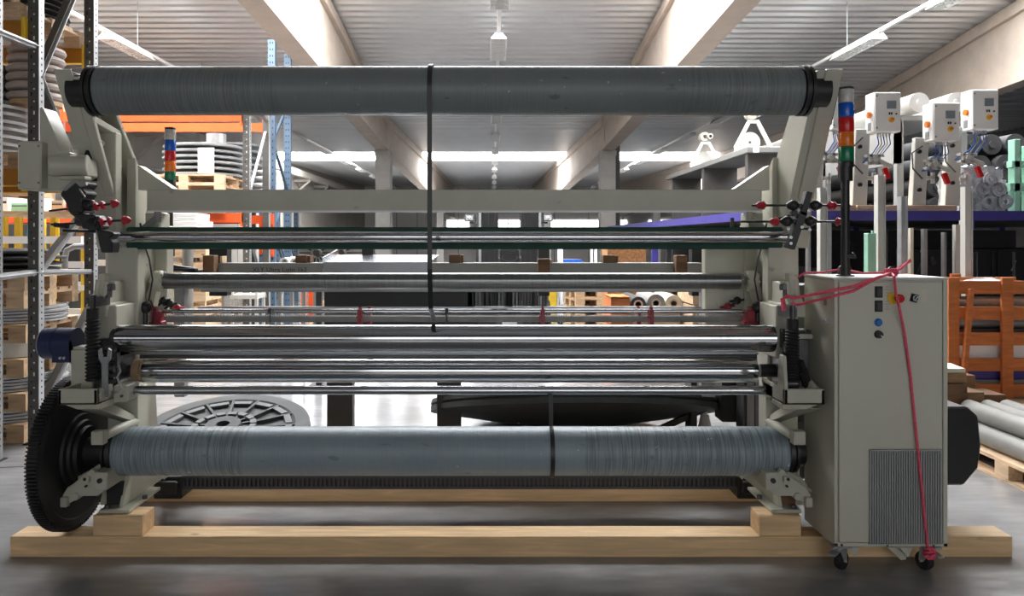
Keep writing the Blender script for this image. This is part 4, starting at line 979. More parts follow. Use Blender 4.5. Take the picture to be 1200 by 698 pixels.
# wooden blocks on the loom frame
for i, (a, b_, t_, lw, lab) in enumerate(((240,253,299,0,'tall brown wooden block at the left end of the grey lettered beam'),(346,359,299,1,'brown wooden block on the grey beam just left of the galvanised sheet'),
        (526,539,298,1,'low brown wooden block on the grey beam right of the galvanised sheet'),(630,644,303,0,'brown wooden block in front of the short black post, centre right of the loom'),
        (707,721,299,1,'brown wooden block in front of the orange chipboard panel'),(791,804,299,0,'tall brown wooden block at the right end of the grey beam'))):
    yb0 = 5.345 if not lw else 5.38
    z0 = zt+0.001
    t = MB(); t.box(PX(a,yb0),PX(b_,yb0),yb0,yb0+0.10,z0,max(PZ(t_,yb0),z0+0.03)); t.box(PX(b_,yb0)+0.004,PX(b_+4,yb0),yb0+0.02,yb0+0.1,z0,max(PZ(t_,yb0),z0+0.03)-0.004)
    if lw: tag(t.build('wooden_block', M['woodd'] , bevel=0.002), lab, 'wooden block', 'brown wooden blocks on the loom')
    else:
        t.bm.free(); t = MB(); t.box(PX(a,5.3),PX(b_,5.3),5.26,5.348,PZ(319.5,5.3),PZ(t_,5.3)); t.build('wooden_block', M['woodd'], loom, bevel=0.002, label='brown wooden block')
        t = MB(); t.box(PX(b_,5.3)+0.006,PX(b_+4,5.3),5.36,5.45,zt,PZ(t_,5.36)-0.006); t.build('wooden_block', M['woodl'], loom, bevel=0.002, label='pale wooden block')
# ---- big cast flange lying flat on its hub (right) and ribbed wheel lying tilted (left)
fl = thing('warp_beam_flange', 'large dark cast disc lying level on a hub behind the lower roller, right of centre', 'flange', (PX(672,6.1),6.1,0.0), 'large cast flanges')
c = V((PX(672,6.1),6.1,0)); zr = PZ(475,6.1)
mb = MB(); mb.lathe([(0,zr+0.10),(0.25,zr+0.10),(0.55,zr+0.09),(1.06,zr+0.045),(1.12,zr+0.04),(1.13,zr+0.02),(1.13,zr+0.006),(1.11,zr),(1.11,zr-0.006),(1.13,zr-0.012),(1.13,zr-0.05),(1.11,zr-0.055),(0.55,zr-0.13),(0.28,zr-0.16),(0,zr-0.16)], c+V((0,0,zr-0.0))-V((0,0.27,0.963))*zr, (0.0,0.27,0.963), 72)
mb.build('disc', M['alud'], fl)
mb = MB(); mb.lathe([(0,zr-0.06),(0.27,zr-0.10),(0.27,zr-0.17),(0.20,zr-0.20),(0.165,zr-0.21),(0.165,0.06),(0.3,0.05),(0.3,0.0),(0,0)], c, (0,0,1), 36); mb.build('hub', M['dsteel'], fl)
for a in (PX(606,5.9),): mb = MB(); mb.cyl(at(608,495.5,5.9),at(632,495.5,6.0),0.008,8); mb.build('pin', M['dsteel'], fl)
mb = MB(); mb.cyl(at(806,484,5.5),at(814,466,5.5),0.005,6); 
mb.bm.free()
t = MB(); t.box(PX(592,6.5),PX(603,6.5),6.5,6.56,0,0.055); tag(t.build('wheel_chock', M['black'], bevel=0.006),'small black block on the bright floor left of the flange hub','block')
fw = thing('spoked_flange', 'ribbed aluminium wheel lying tilted on the floor behind the left end of the lower roller', 'flange', (PX(262,5.85),5.85,0.0), 'large cast flanges')
R_ = 0.635; tilt = math.radians(12.5); cw = V((PX(262,5.85),5.85,PZ(506,5.85))); ax = V((0,-math.sin(tilt),math.cos(tilt)))
ux = V((1,0,0)); uy = ax.cross(ux).normalized()
mb = MB(); mb.lathe([(R_,-0.05),(R_+0.012,-0.04),(R_+0.012,-0.02),(R_-0.01,-0.012),(R_-0.01,0.0),(R_+0.008,0.006),(R_+0.008,0.022),(R_-0.02,0.03),(R_-0.10,0.024),(R_-0.13,0.0),(0.16,-0.01),(0.14,0.0),(0.13,0.07),(0.05,0.07),(0.05,-0.05)], cw, ax, 64, True); mb.build('rim', M['alud'], fw)
for k in range(16):
    a = 2*PI*(k+0.5)/16; d = ux*math.cos(a)+uy*math.sin(a)
    mb = MB(); mb.prism([cw+d*0.14+ax*-0.005, cw+d*(R_-0.03)+ax*-0.005, cw+d*(R_-0.06)+ax*0.022, cw+d*0.30+ax*0.028, cw+d*0.14+ax*0.045], d.cross(ax)*0.02); mb.build('rib', M['alud'], fw)
    a2 = 2*PI*k/16
    for rr, w_, h_ in ((0.46,0.05,0.02),(0.20,0.045,0.05)):
        mb = MB(); seg = [cw+(ux*math.cos(t_)+uy*math.sin(t_))*r2+ax*0.004 for t_, r2 in [(a2-0.15,rr),(a2+0.15,rr),(a2+0.15,rr+w_),(a2-0.15,rr+w_)]]
        mb.prism(seg, ax*h_); mb.build('boss', M['boss'], fw)
t = MB(); t.box(cw.x-0.4,cw.x+0.3,6.34,6.42,0,0.215); tag(t.build('timber_block', M['woodd'], bevel=0.003),'timber propping the back of the tilted ribbed wheel','timber block')

# ---- fork lift truck with two mast columns and work lights, behind the loom
ft = thing('forklift_truck', 'dark forklift truck with double mast and two square work lights in mid distance', 'forklift', (PX(597,13.5),13.5,0))
Yk = 13.0
for a, b_ in ((562,584),(611,632)):
    mb = MB(); mb.box(PX(a,Yk),PX(b_,Yk),Yk,Yk+0.12,0.05,2.30)
    for i in range(3): x = PX(a+3+7*i,Yk); mb.box(x,x+0.03,Yk-0.03,Yk,0.05,2.30)
    mb.build('mast', M['black'], ft, bevel=0.004)
    mb = MB(); mb.box(PX(a-1 if a<600 else b_-1,Yk),PX(a+2 if a<600 else b_+2,Yk),Yk-0.05,Yk,0.4,2.25); mb.build('mast_edge', M['galv'], ft)
for px in (550,642):
    mb = MB(); mb.cbox(at(px,255,Yk),(0.16,0.1,0.12)); mb.mi = 1; mb.cbox(at(px,255,Yk-0.052),(0.13,0.01,0.09)); mb.mi = 2; mb.sphere(at(px,255,Yk-0.05),0.03,8,6)
    mb.mi = 0; mb.bar(at(px,261,Yk),at(px+(10 if px<600 else -8),261,Yk),0.03,0.03); mb.build('work_light', [M['dgrey'], M['galvl'], M['white']], ft, bevel=0.004)
mb = MB(); mb.box(PX(552,14.2),PX(640,14.2),13.6,15.2,0.25,1.15); mb.box(PX(560,14.2),PX(632,14.2),14.6,15.4,1.15,1.3); mb.build('chassis', M['dgrey'], ft, bevel=0.03)
mb = MB()
for a in (560,626):
    mb.bar((PX(a,14),13.7,1.1),(PX(a,14),13.9,2.15),0.06,0.06); mb.bar((PX(a,14),15.0,1.1),(PX(a,14),14.9,2.15),0.06,0.06); mb.bar((PX(a,14),13.85,2.17),(PX(a,14),14.95,2.17),0.06,0.06)
for y in (13.9,14.2,14.5,14.8): mb.bar((PX(560,14),y,2.17),(PX(626,14),y,2.17),0.05,0.04)
mb.build('overhead_guard', M['black'], ft)
mb = MB(); mb.box(PX(586,14.4),PX(608,14.4),14.3,14.7,1.15,1.45); mb.box(PX(586,14.4),PX(608,14.4),14.65,14.75,1.3,1.75); mb.lathe([(0.14,0),(0.16,0.01),(0.14,0.02),(0.12,0.01)], at(597,302,14.0),(0,-0.6,1),20,True); mb.build('driver_seat', M['black'], ft, bevel=0.02)
for sx in (556,638):
    for y in (13.75,15.0):
        mb = MB(); x = PX(sx,14); mb.lathe([(0,-0.09),(0.2,-0.09),(0.28,-0.07),(0.28,0.07),(0.2,0.09),(0,0.09)], (x,y,0.28),(1,0,0),24); mb.build('wheel', M['rubber'], ft)
for px in (585,609):
    mb = MB(); mb.box(PX(px,Yk)-0.05,PX(px,Yk)+0.05,11.95,Yk,0.05,0.09); mb.box(PX(px,Yk)-0.05,PX(px,Yk)+0.05,Yk-0.06,Yk-0.01,0.05,0.6); mb.build('fork', M['dsteel'], ft)
mb = MB(); mb.box(PX(575,Yk),PX(620,Yk),Yk-0.02,Yk+0.02,0.95,1.02); mb.box(PX(575,Yk),PX(620,Yk),Yk-0.02,Yk+0.02,0.45,0.5); mb.build('carriage', M['dsteel'], ft)

# yellow bollard, chipboard crate, pallets and odd things behind on the right
t = MB(); t.box(PX(641,18.4),PX(653,18.4),18.4,18.62,0,1.05); tag(t.build('bollard', M['yellow'], bevel=0.02),'square yellow guard post standing on the bright aisle floor','bollard')

def pallet_mesh(mats, w=1.2, d=0.8, h=0.144):
    mb = MB()
    for i in range(5): x = -w/2 + i*(w-0.14)/4.0; 
    for i in range(5): y = -d/2+0.0+i*(d-0.13)/4; mb.box(-w/2,w/2,y,y+0.13,h-0.022,h)
    for x in (-w/2,-0.07,w/2-0.14): mb.box(x,x+0.14,-d/2,d/2,h-0.044,h-0.022)
    for x in (-w/2,-0.07,w/2-0.14):
        for y in (-d/2,-0.05,d/2-0.1): mb.box(x,x+0.14,y,y+0.1,0.022,h-0.044)
    for y in (-d/2,-0.05,d/2-0.1): mb.box(-w/2,w/2,y,y+0.1,0,0.022)
    return mb
PALS = {}
def pallet(loc, lab, rz=0, m='woodp', group='wooden pallets', w=1.2, d=0.8):
    key = (m,w,d)
    if key not in PALS:
        o = pallet_mesh(M[m], w, d).build('pallet', M[m], smooth=False); PALS[key] = o
        tag(o, lab, 'pallet', group); o.location = loc; o.rotation_euler = (0,0,rz); return o
    return dup(PALS[key], loc, rz, lab, group)

cr_ = thing('chipboard_crate', 'crate with an orange chipboard panel behind the loom, right of the dark post', 'crate', (PX(733,10.2),10.3,0))
mb = MB(); mb.box(PX(712,10),PX(757,10),10.0,10.03,0.1,1.56); mb.box(PX(712,10),PX(757,10),10.5,10.53,0.1,1.56); mb.box(PX(712,10),PX(712,10)+0.03,10.03,10.5,0.1,1.56); mb.box(PX(757,10)-0.03,PX(757,10),10.03,10.5,0.1,1.56); mb.build('panel', M['osb'], cr_)
mb = MB(); mb.box(PX(712,10),PX(757,10),10.0,10.53,0,0.1); mb.build('base', M['woodp'], cr_)
for i in range(9): pallet((PX(776,10.3)+0.05,10.7,0.145*i), 'worn pallet in the stack beside the chipboard crate, '+ORD[i], 0.0, 'woodp', 'pallets beside the chipboard crate', 0.62, 0.8)
for i in range(7): pallet((PX(700,12),12.4,0.145*i), 'pallet in the stack left of the chipboard crate, '+ORD[i], 0.15, 'woodp', 'pallets behind the dark post', 0.8, 0.8)
t = thing('steel_cart', 'white framed cart with a blue tray in the distance left of the grey column', 'cart', (PX(678,14.5),14.7,0))
mb = MB()
for px in (658,698):
    for y in (14.5,15.1): mb.bar((PX(px,14.5),y,0.1),(PX(px,14.5),y,1.55),0.05,0.05)
for z in (0.4,1.1,1.5): mb.bar((PX(658,14.5),14.5,z),(PX(698,14.5),14.5,z),0.05,0.05,(0,1,0)); mb.bar((PX(658,14.5),15.1,z),(PX(698,14.5),15.1,z),0.05,0.05,(0,1,0))
mb.build('frame', M['white'], t)
mb = MB(); mb.box(PX(660,14.5),PX(682,14.5),14.5,15.1,1.14,1.26); mb.build('tray', M['lens_blue'], t)
for px in (658,698): 
    mb = MB(); mb.cyl((PX(px,14.5)-0.02,14.5,0.06),(PX(px,14.5)+0.02,14.5,0.06),0.06,14); mb.cyl((PX(px,14.5)-0.02,15.1,0.06),(PX(px,14.5)+0.02,15.1,0.06),0.06,14); mb.build('wheel', M['rubber'], t)
# low crates carrying rolls, seen in the slot under the guide roller
def crate(nm, lab, px0, px1, Y, d, ztop, m, grp=None):
    t = MB(); x0, x1 = PX(px0,Y), PX(px1,Y); n = max(3,int(ztop/0.16)); hh = ztop/n
    for i in range(n): t.box(x0,x1,Y,Y+0.02,i*hh+0.01,(i+1)*hh-0.01); t.box(x0,x1,Y+d-0.02,Y+d,i*hh+0.01,(i+1)*hh-0.01); t.box(x0,x0+0.02,Y+0.02,Y+d-0.02,i*hh+0.01,(i+1)*hh-0.01); t.box(x1-0.02,x1,Y+0.02,Y+d-0.02,i*hh+0.01,(i+1)*hh-0.01)
    for x in (x0+0.02,x1-0.08):
        for y in (Y+0.02,Y+d-0.08): t.box(x,x+0.06,y,y+0.06,0,ztop)
    t.box(x0,x1,Y,Y+d,ztop-0.02,ztop)
    return tag(t.build(nm, M[m], smooth=False), lab, 'crate', grp)
crate('slatted_crate','reddish slatted crate far behind the red clamps, left of the cloth rolls',716,738,8.9,0.5,0.98,'woodr')
crate('slatted_crate','pale slatted crate under the cloth rolls behind the right end of the rollers',742,797,9.0,0.9,0.78,'woodl')
for i, (px, py, r, lab) in enumerate(((749,352,0.09,'dark cloth roll, left one of three on the pale crate'),(770,348,0.105,'grey cloth roll, middle one of three on the pale crate'),(791,346,0.10,'white ended cloth roll, right one of three on the pale crate'))):
    z = 0.79+r; x = PX(px,9.0)
    t = MB(); t.lathe([(0.035,0),(r*0.55,0),(r,0),(r,0.8),(0.035,0.8)], (x,9.05,z),(0,1,0),28,True); t.mi = 1; t.lathe([(0.035,-0.004),(0.055,-0.004),(0.055,0.01),(0.035,0.01)], (x,9.05,z),(0,1,0),20,True)
    tag(t.build('cloth_roll', [M[('dgrey','mgrey','cream')[i]], M['cardl']]), lab, 'roll', 'cloth rolls on the pale crate')
crate('plywood_case','plain pale wooden case behind the right end of the toothed rail',812,846,8.6,0.7,1.09,'woodl')
t = thing('work_stool','black stand with a red knob in front of the pale wooden case','stand',(PX(829,8.2),8.2,0))
mb = MB(); mb.cyl((PX(829,8.2),8.2,0.02),(PX(829,8.2),8.2,1.06),0.03,12); mb.cyl((PX(829,8.2),8.2,0),(PX(829,8.2),8.2,0.03),0.18,20); mb.cbox((PX(829,8.2),8.2,0.85),(0.2,0.06,0.05)); mb.build('post', M['black'], t)
mb = MB(); mb.sphere((PX(838,8.2),8.2,0.99),0.05,12,8); mb.bar((PX(838,8.2),8.2,0.99),(PX(829,8.2),8.2,0.95),0.02,0.02); mb.build('knob', M['red'], t)

# spoked grey flanges on a stand, tube ends, behind the left half of the loom
def spoked(px, py, Y, r, lab, ns=14):
    t = thing('spoked_disc', lab, 'wheel', (PX(px,Y),Y,0), 'grey spoked wheels on stands')
    c = at(px,py,Y)
    mb = MB(); mb.lathe([(r,0),(r,0.03),(r-0.02,0.035),(0.05,0.02),(0.05,0.0)], c, (0.12,-1,0.05), 48, True); mb.build('disc', M['offw'], t)
    for k in range(ns):
        a = 2*PI*k/ns; d = V((math.cos(a),0.12*math.cos(a),math.sin(a)))
        mb = MB(); mb.bar(c+V((0,-0.045,0))+d*0.06, c+V((0,-0.045,0))+d*(r-0.02), 0.012, 0.02, (0,1,0)); mb.build('spoke', M['black'], t)
    mb = MB(); mb.cyl(c+V((0,-0.07,0)),c+V((0,0.05,0)),0.035,18); mb.build('hub', M['dgrey'], t)
    mb = MB(); mb.box(c.x-0.03,c.x+0.03,Y+0.06,Y+0.12,0.02,c.z); mb.box(c.x-0.12,c.x+0.12,Y-0.1,Y+0.3,0,0.03); mb.cyl(c+V((0,0.03,0)),c+V((0,0.1,0)),0.03,10); mb.build('stand', M['dgrey'], t)
spoked(372,296,8.4,0.20,'smaller grey spoked wheel, the left one above the wooden block')
spoked(401,296,9.1,0.27,'larger grey spoked wheel behind the galvanised sheet')
tb = thing('packing_table','grey table carrying two tube ends behind the lettered beam','table',(PX(341,9.4),9.7,0))
mb = MB(); mb.box(PX(322,9.4),PX(356,9.4),9.4,10.1,1.25,1.30); mb.build('table_top', M['mgrey'], tb)
for px in (324,353):
    for y in (9.45,10.03): mb = MB(); mb.box(PX(px,9.4),PX(px,9.4)+0.04,y,y+0.04,0,1.25); mb.build('leg', M['mgrey'], tb)
for px, lab in ((333,'white tube lying end on, left one of two on the grey table'),(345,'white tube lying end on, right one of two on the grey table')):
    t = MB(); t.lathe([(0.035,0),(0.06,0),(0.06,0.6),(0.035,0.6)], (PX(px,9.45),9.45,1.362),(0,1,0),24,True); tag(t.build('card_tube', M['paper']), lab, 'tube', 'tubes on the grey table')
# ================================================================== left: pallet racking
XA = -3.69
def post(px_unused, X, Y, z1, par, w=0.085, d=0.07, m='galvd', edge='galvl', holes=True):
    mb = MB(); mb.box(X-w/2,X+w/2,Y,Y+d,0,z1)
    mb.mi = 1; mb.box(X+w/2,X+w/2+0.006,Y,Y+d,0,z1)
    if holes:
        z = 0.1; k = 0
        while z < z1-0.05:
            mb.mi = 2 if k % 2 else 3
            mb.box(X-0.02+(0.022 if k%2 else 0), X-0.008+(0.022 if k%2 else 0), Y-0.001, Y+0.01, z, z+(0.03 if k%3==0 else 0.012))  # every other hole is white, in place of bright background showing through
            mb.mi = 3; mb.box(X+w/2,X+w/2+0.007,Y+d*0.4,Y+d*0.6,z,z+0.015)
            z += 0.05; k += 1
    mb.mi = 3; mb.box(X-w/2-0.03,X+w/2+0.03,Y-0.02,Y+d+0.02,0,0.008)
    return mb.build('upright', [M[m], M[edge], M['paper'], M['hole']], par, smooth=False)
rk = thing('pallet_rack', 'grey pallet rack with ochre beams at the left edge, holding reels and stacked pallets', 'rack', (XA,6.6,0))
Y0, Y1, Y2 = 5.69, 6.17, 7.02
post(0, XA-0.03, Y0, 3.6, rk, edge='galv'); post(0, XA, Y1, 4.6, rk); post(0, XA, Y2, 4.6, rk)
def strut(a, b_, m='galv'):
    mb = MB(); mb.bar((XA,a[0],a[1]),(XA,b_[0],b_[1]),0.045,0.06,(1,0,0)); mb.mi = 1; mb.bar((XA+0.026,a[0],a[1]),(XA+0.026,b_[0],b_[1]),0.006,0.06,(1,0,0)); return mb.build('strut', [M[m], M['galvl']], rk, smooth=False)
strut((Y0,PZ(325,Y0)),(Y1,PZ(319,Y1)),'galvl'); strut((Y1,PZ(319,Y1)),(Y2,PZ(318,Y2)),'galvl'); strut((Y0,PZ(36,Y0)),(Y1,PZ(54,Y1)),'galvl')
for a, b_ in (((Y2,4.25),(Y1+.05,PZ(92,6.3))),((Y1+.05,PZ(92,6.3)),(Y2,1.95)),((Y2,1.95),(Y1+.05,1.38)),((Y2,PZ(362,7)),(Y1+.05,PZ(485,6.25))),((Y2,4.25),(Y1,4.6))): strut(a,b_,'galvd')
for z in (2.08,3.26):
    for y in (Y1-0.05,Y2+0.0):
        mb = MB(); mb.box(-7.4,XA-0.045,y,y+0.045,z,z+0.13); mb.mi = 1; mb.box(-7.4,XA-0.045,y-0.006,y+0.05,z-0.008,z+0.001); mb.box(XA-0.06,XA-0.04,y-0.008,y+0.05,z-0.05,z+0.16)  # thin yellow strip stands in for the light along the beam's bottom edge
        mb.build('beam', [M['ochre'], M['yellow']], rk, smooth=False)
for y in (Y0,Y1,Y2): post(0,-7.44,y,4.4,rk,holes=False)

# discs and reels lying in stacks, every one an object
def disc_proto(nm, r, h, m, prof=None, hub=None):
    mb = MB()
    if prof is None: prof = [(0.06,0),(r-0.01,0),(r,0.006),(r,h-0.006),(r-0.01,h),(0.06,h)]
    mb.lathe(prof, (0,0,0), (0,0,1), 40, True)
    o = mb.build(nm, m); return o
def stack(proto, x, y, z, n, dz, lab, grp, cat, jit=0.012, start=[0]):
    for i in range(n):
        l = lab % ORD[i]; loc = (x+random.uniform(-jit,jit), y+random.uniform(-jit,jit), z+i*dz)
        if not proto.get('category'): tag(proto, l, cat, grp); proto.location = loc
        else: dup(proto, loc, random.uniform(0,6), l, grp)
# tier on the floor: pallets alternating with bundles of flat steel discs
random.seed(11)
pz = 0.0; yc = 6.62; xc = -4.37
sd = disc_proto('steel_disc', 0.40, 0.028, M['alu'], [(0.05,0),(0.39,0),(0.40,0.004),(0.40,0.020),(0.39,0.024),(0.05,0.024)])
wd = disc_proto('white_disc', 0.41, 0.12, M['offw'], [(0.05,0),(0.40,0),(0.41,0.006),(0.41,0.124),(0.40,0.13),(0.05,0.13)])
tiers = [('steel',4),('steel',5),('white',1),('steel',5)]
for k, (kind, n) in enumerate(tiers):
    pallet((xc,yc,pz), f'pallet in the floor stack of the left rack, {ORD[k]}', 0.02*(k%2), 'woodp', 'pallets in the left rack stack', 1.16, 0.82); pz += 0.146
    if kind == 'steel':
        stack(sd, -4.12, yc, pz, n, 0.026, f'flat steel disc on pallet {["one","two","three","four"][k]} from the floor, %s of its bundle', 'flat steel discs in the left rack', 'disc'); pz += 0.026*n+0.002
    else:
        stack(wd, -4.12, yc, pz, 1, 0.13, 'thick pale disc between pallets in the left rack stack, %s of all thick discs', 'thick pale discs', 'disc'); pz += 0.132
pallet((xc,yc,pz), 'topmost but one pallet of the floor stack in the left rack', 0.0, 'woodl', 'pallets in the left rack stack', 1.16, 0.82); pz += 0.146
pallet((xc,yc,pz), 'topmost pallet of the floor stack in the left rack, under the dark discs', 0.01, 'woodl', 'pallets in the left rack stack', 1.16, 0.82); pz += 0.146
gd = disc_proto('grey_disc', 0.42, 0.06, M['alud'], [(0.06,0),(0.40,0),(0.42,0.01),(0.42,0.022),(0.36,0.03),(0.06,0.045)])
stack(gd, -4.18, yc, pz, 4, 0.05, 'dished grey disc above the topmost left rack pallet, %s', 'dished grey discs in the left rack', 'disc', 0.03)
# first shelf: pale rimmed reels and black edged flanges
zs = 2.212
pallet((-4.36,6.62,zs), 'pallet on the first ochre shelf under the dark flanges', 0, 'woodp', 'pallets in the left rack', 1.16, 0.82)
fr = disc_proto('reel_flange', 0.42, 0.06, None or M['alu'], [(0.05,0.02),(0.33,0.02),(0.36,0.0),(0.42,0.0),(0.42,0.026),(0.36,0.03),(0.05,0.03)])
stack(fr, -4.38, 6.5, zs+0.146, 7, 0.062, 'bright rimmed dark flange on the first ochre shelf, %s of the stack', 'bright rimmed flanges', 'flange', 0.02)
bl = disc_proto('black_flange', 0.36, 0.05, M['dgrey'], [(0.05,0),(0.35,0),(0.36,0.008),(0.36,0.03),(0.35,0.04),(0.05,0.04)])
stack(bl, -4.55, 6.75, zs+0.60, 5, 0.075, 'dark flange with a light edge behind the pinkish reels, %s', 'dark flanges', 'flange', 0.01)
rr = disc_proto('reel_ring', 0.22, 0.075, M['reelrim'], [(0.10,0.0),(0.19,0.0),(0.215,0.012),(0.225,0.035),(0.215,0.058),(0.19,0.07),(0.10,0.07)])
stack(rr, -3.93, 6.62, zs+0.62, 6, 0.078, 'pinkish rounded ring on the first ochre shelf, %s of the stack', 'pinkish rounded rings', 'ring', 0.006)
# what carries the rings above the flanges
t = MB(); t.cyl((-3.93,6.62,zs+0.58),(-3.93,6.62,zs+0.618),0.2,24); tag(t.build('round_board', M['woodp']), 'round wooden board under the pinkish rings', 'board')
# second shelf
zs = 3.392
pallet((-4.31,6.60,zs), 'pallet on the upper ochre shelf of the left rack', 0, 'woodl', 'pallets in the left rack', 1.1, 0.98)
stack(gd, -4.17, 6.70, zs+0.146, 5, 0.052, 'dished grey disc on the upper ochre shelf, %s', 'dished grey discs on the upper shelf', 'disc', 0.01)
t = MB(); t.box(-4.35,-3.85,6.12,6.27,zs+0.146,zs+0.30) ; tag(t.build('wooden_chest', M['woodd'], bevel=0.01), 'brown wooden chest on the upper ochre shelf at the left edge', 'chest')

# ---- second rack with orange beams, farther back
ok = thing('pallet_rack', 'grey pallet rack with bright orange beams behind the left arm of the machine', 'rack', (-6.2,12.1,0))
YA, YC = 11.6, 12.6; XO = -3.72
for x in (XO,-6.55,-9.15):
    post(0,x,YA,4.0 if x==XO else 3.9,ok,0.10,0.08,holes=(x==XO)); post(0,x,YC,4.0,ok,0.10,0.08,holes=False)
for z in (1.90,3.42):
    for y in (YA-0.05,YC+0.05):
        for xa, xb in ((-9.1,-6.6),(-6.5,XO-0.05)):
            mb = MB(); mb.box(xa,xb,y,y+0.05,z,z+0.14); mb.box(xb-0.02,xb+0.0,y-0.012,y+0.05,z-0.06,z+0.2); mb.box(xa,xa+0.02,y-0.012,y+0.05,z-0.06,z+0.2); mb.build('beam', M['orange'], ok, smooth=False)
mb = MB(); mb.bar((XO,YC,3.4),(XO,YA+0.04,2.2),0.04,0.04); mb.bar((XO,YA+0.04,3.95),(XO,YC,3.6),0.04,0.04); mb.bar((XO,YA+0.04,1.9),(XO,YC,0.7),0.04,0.04); mb.build('strut', M['galv'], ok)
mb = MB(); mb.box(-6.5,XO-0.06,YA,YC+0.05,1.66,1.69); mb.box(-6.5,XO-0.06,YA-0.02,YA,1.63,1.70); mb.build('shelf_board', M['mgrey'], ok)
for i in range(4): pallet((-4.62,12.12,2.041+0.145*i), 'pallet under the paper labelled reels on the orange rack, '+ORD[i], 0, 'woodl', 'pallets on the orange rack', 1.2, 1.28)
bz = 2.041+0.58
lr = disc_proto('large_reel_disc', 0.60, 0.06, M['alu'], [(0.08,0),(0.58,0.0),(0.60,0.01),(0.60,0.035),(0.58,0.045),(0.35,0.06),(0.08,0.06)])
stack(lr, -4.55, 12.12, bz, 6, 0.088, 'large pale disc with paper label on the orange rack, %s', 'large pale discs on the orange rack', 'disc', 0.02)
t = MB(); t.box(PX(232,11.5),PX(251,11.5),11.495,11.5,2.632,PZ(173,11.5)); tag(t.build('paper_sheet', M['paper'], smooth=False), 'white paper sheet hung in front of the pale discs on the orange rack', 'paper')
t = MB(); t.cyl((-4.35,12.1,bz+0.53),(-4.35,12.1,bz+0.68),0.15,24); tag(t.build('tin', M['galvl']), 'round metal tin standing on the pale discs of the orange rack', 'tin')
stack(lr, -4.60, 13.4, 2.2, 12 if False else 10, 0.115, 'large disc in the stack beyond the orange rack, %s', 'large discs beyond the orange rack', 'disc', 0.02)
t = thing('pallet_stand', 'grey steel stand beyond the orange rack, under the rear stack of discs', 'stand', (-4.6,13.4,0))
mb = MB(); mb.box(-5.2,-4.0,12.95,13.85,2.12,2.19); mb.build('platform', M['dgrey'], t)
for x in (-5.2,-4.06):
    for y in (12.95,13.79): mb = MB(); mb.box(x,x+0.06,y,y+0.06,0,2.12); mb.build('leg', M['dgrey'], t)
# white foam sheets on the grey board
sc__ = MB(); x0, x1 = PX(190,10.4), PX(241,10.4)
for i in range(9): z = 0.02+0.197*i; sc__.box(x0,x1,10.4,10.42,z,z+0.13); sc__.box(x0,x1,10.98,11.0,z,z+0.13); sc__.box(x0,x0+0.02,10.42,10.98,z,z+0.13); sc__.box(x1-0.02,x1,10.42,10.98,z,z+0.13)
for x in (x0+0.02,x1-0.09):
    for y in (10.42,10.91): sc__.box(x,x+0.07,y,y+0.07,0,1.77)
sc__.box(x0,x1,10.4,11.0,1.77,1.79)
tag(sc__.build('slatted_crate', M['woodl'], smooth=False), 'tall pale slatted crate behind the left end of the loom, under white foam sheets', 'crate')
fs = MB(); fs.box(-0.30,0.30,-0.3,0.3,0,0.05)
fs = fs.build('foam_sheet', M['white'], bevel=0.004)
for i in range(4):
    l = 'white foam sheet on the tall pale crate, '+ORD[i]; loc = (PX(215,10.7)+0.03*(i%2)-0.02*i, 10.7, 1.792+0.053*i)
    if i == 0: tag(fs,l,'sheet','white foam sheets'); fs.location = loc
    else: dup(fs, loc, 0.02*i, l)
# farther along the orange rack to the left
for i in range(3):
    pallet((-7.3,12.1,2.041+0.145*i), 'pallet on the orange rack seen left of the machine arm, '+ORD[i], 0, 'woodl', 'pallets at the far end of the orange rack')
stack(lr, -7.3, 12.1, 2.478, 5, 0.10, 'pale disc between rack brace and machine arm, %s', 'pale discs left of the machine arm', 'disc', 0.03)
for i in range(2): pallet((-7.0,12.1,3.561+0.145*i), 'pallet on the top orange beams left of the machine arm, '+ORD[i], 0, 'woodl', 'pallets on the top orange beams')
# lit wooden goods behind the lower left gap of the loom
for i in range(9): pallet((-5.9,15.0,0.146*i), 'pallet in the tall stack behind the loom, '+ORD[i], 0.3, 'woodp', 'tall floor stack of pallets')
t = MB(); t.cyl((PX(220,9.5),9.5,0.0),(PX(220,9.5),9.5,1.55),0.065,24); tag(t.build('upright_tube', M['pipe']), 'light grey tube standing upright behind the left end of the loom', 'tube')
# ---- blue uprights
def blue_frame(Y, X, h, lab):
    t = thing('rack_bay', lab, 'rack', (X,Y+0.5,0), 'blue rack uprights')
    for y in (Y,Y+1.0):
        mb = MB(); mb.box(X-0.06,X+0.06,y,y+0.08,0,h)
        mb.mi = 1; z = 0.2
        while z < h: mb.box(X-0.03,X-0.015,y-0.002,y+0.01,z,z+0.03); mb.box(X+0.015,X+0.03,y-0.002,y+0.01,z,z+0.03); z += 0.11
        mb.build('upright', [M['bluerack'], M['hole']], t, smooth=False)
    mb = MB(); z = 0.3; k = 0
    while z < h-0.8: mb.bar((X,Y+0.08 if k%2==0 else Y+1.0,z),(X,Y+1.0 if k%2==0 else Y+0.08,z+0.75),0.04,0.04); z += 0.75; k += 1
    mb.build('bracing', M['bluerack'], t)
    for z in (1.35,1.85): 
        mb = MB(); mb.box(X-0.05,X+0.05,Y-0.03,Y,z,z+0.22); mb.box(X-0.03,X+0.03,Y-0.05,Y-0.03,z+0.04,z+0.18); mb.build('beam_hook', M['orange'], t, bevel=0.01)
for Y, px, h, lab in ((12.9,318,5.0,'tall blue rack upright frame right of the orange rack, the nearest one'),(14.9,307,2.5,'blue rack upright frame, second behind the tall one'),(17.2,322,2.6,'blue rack upright frame, third behind the tall one'),(19.8,335,2.6,'blue rack upright frame, farthest of the row')): blue_frame(Y, PX(px,Y), h, lab)
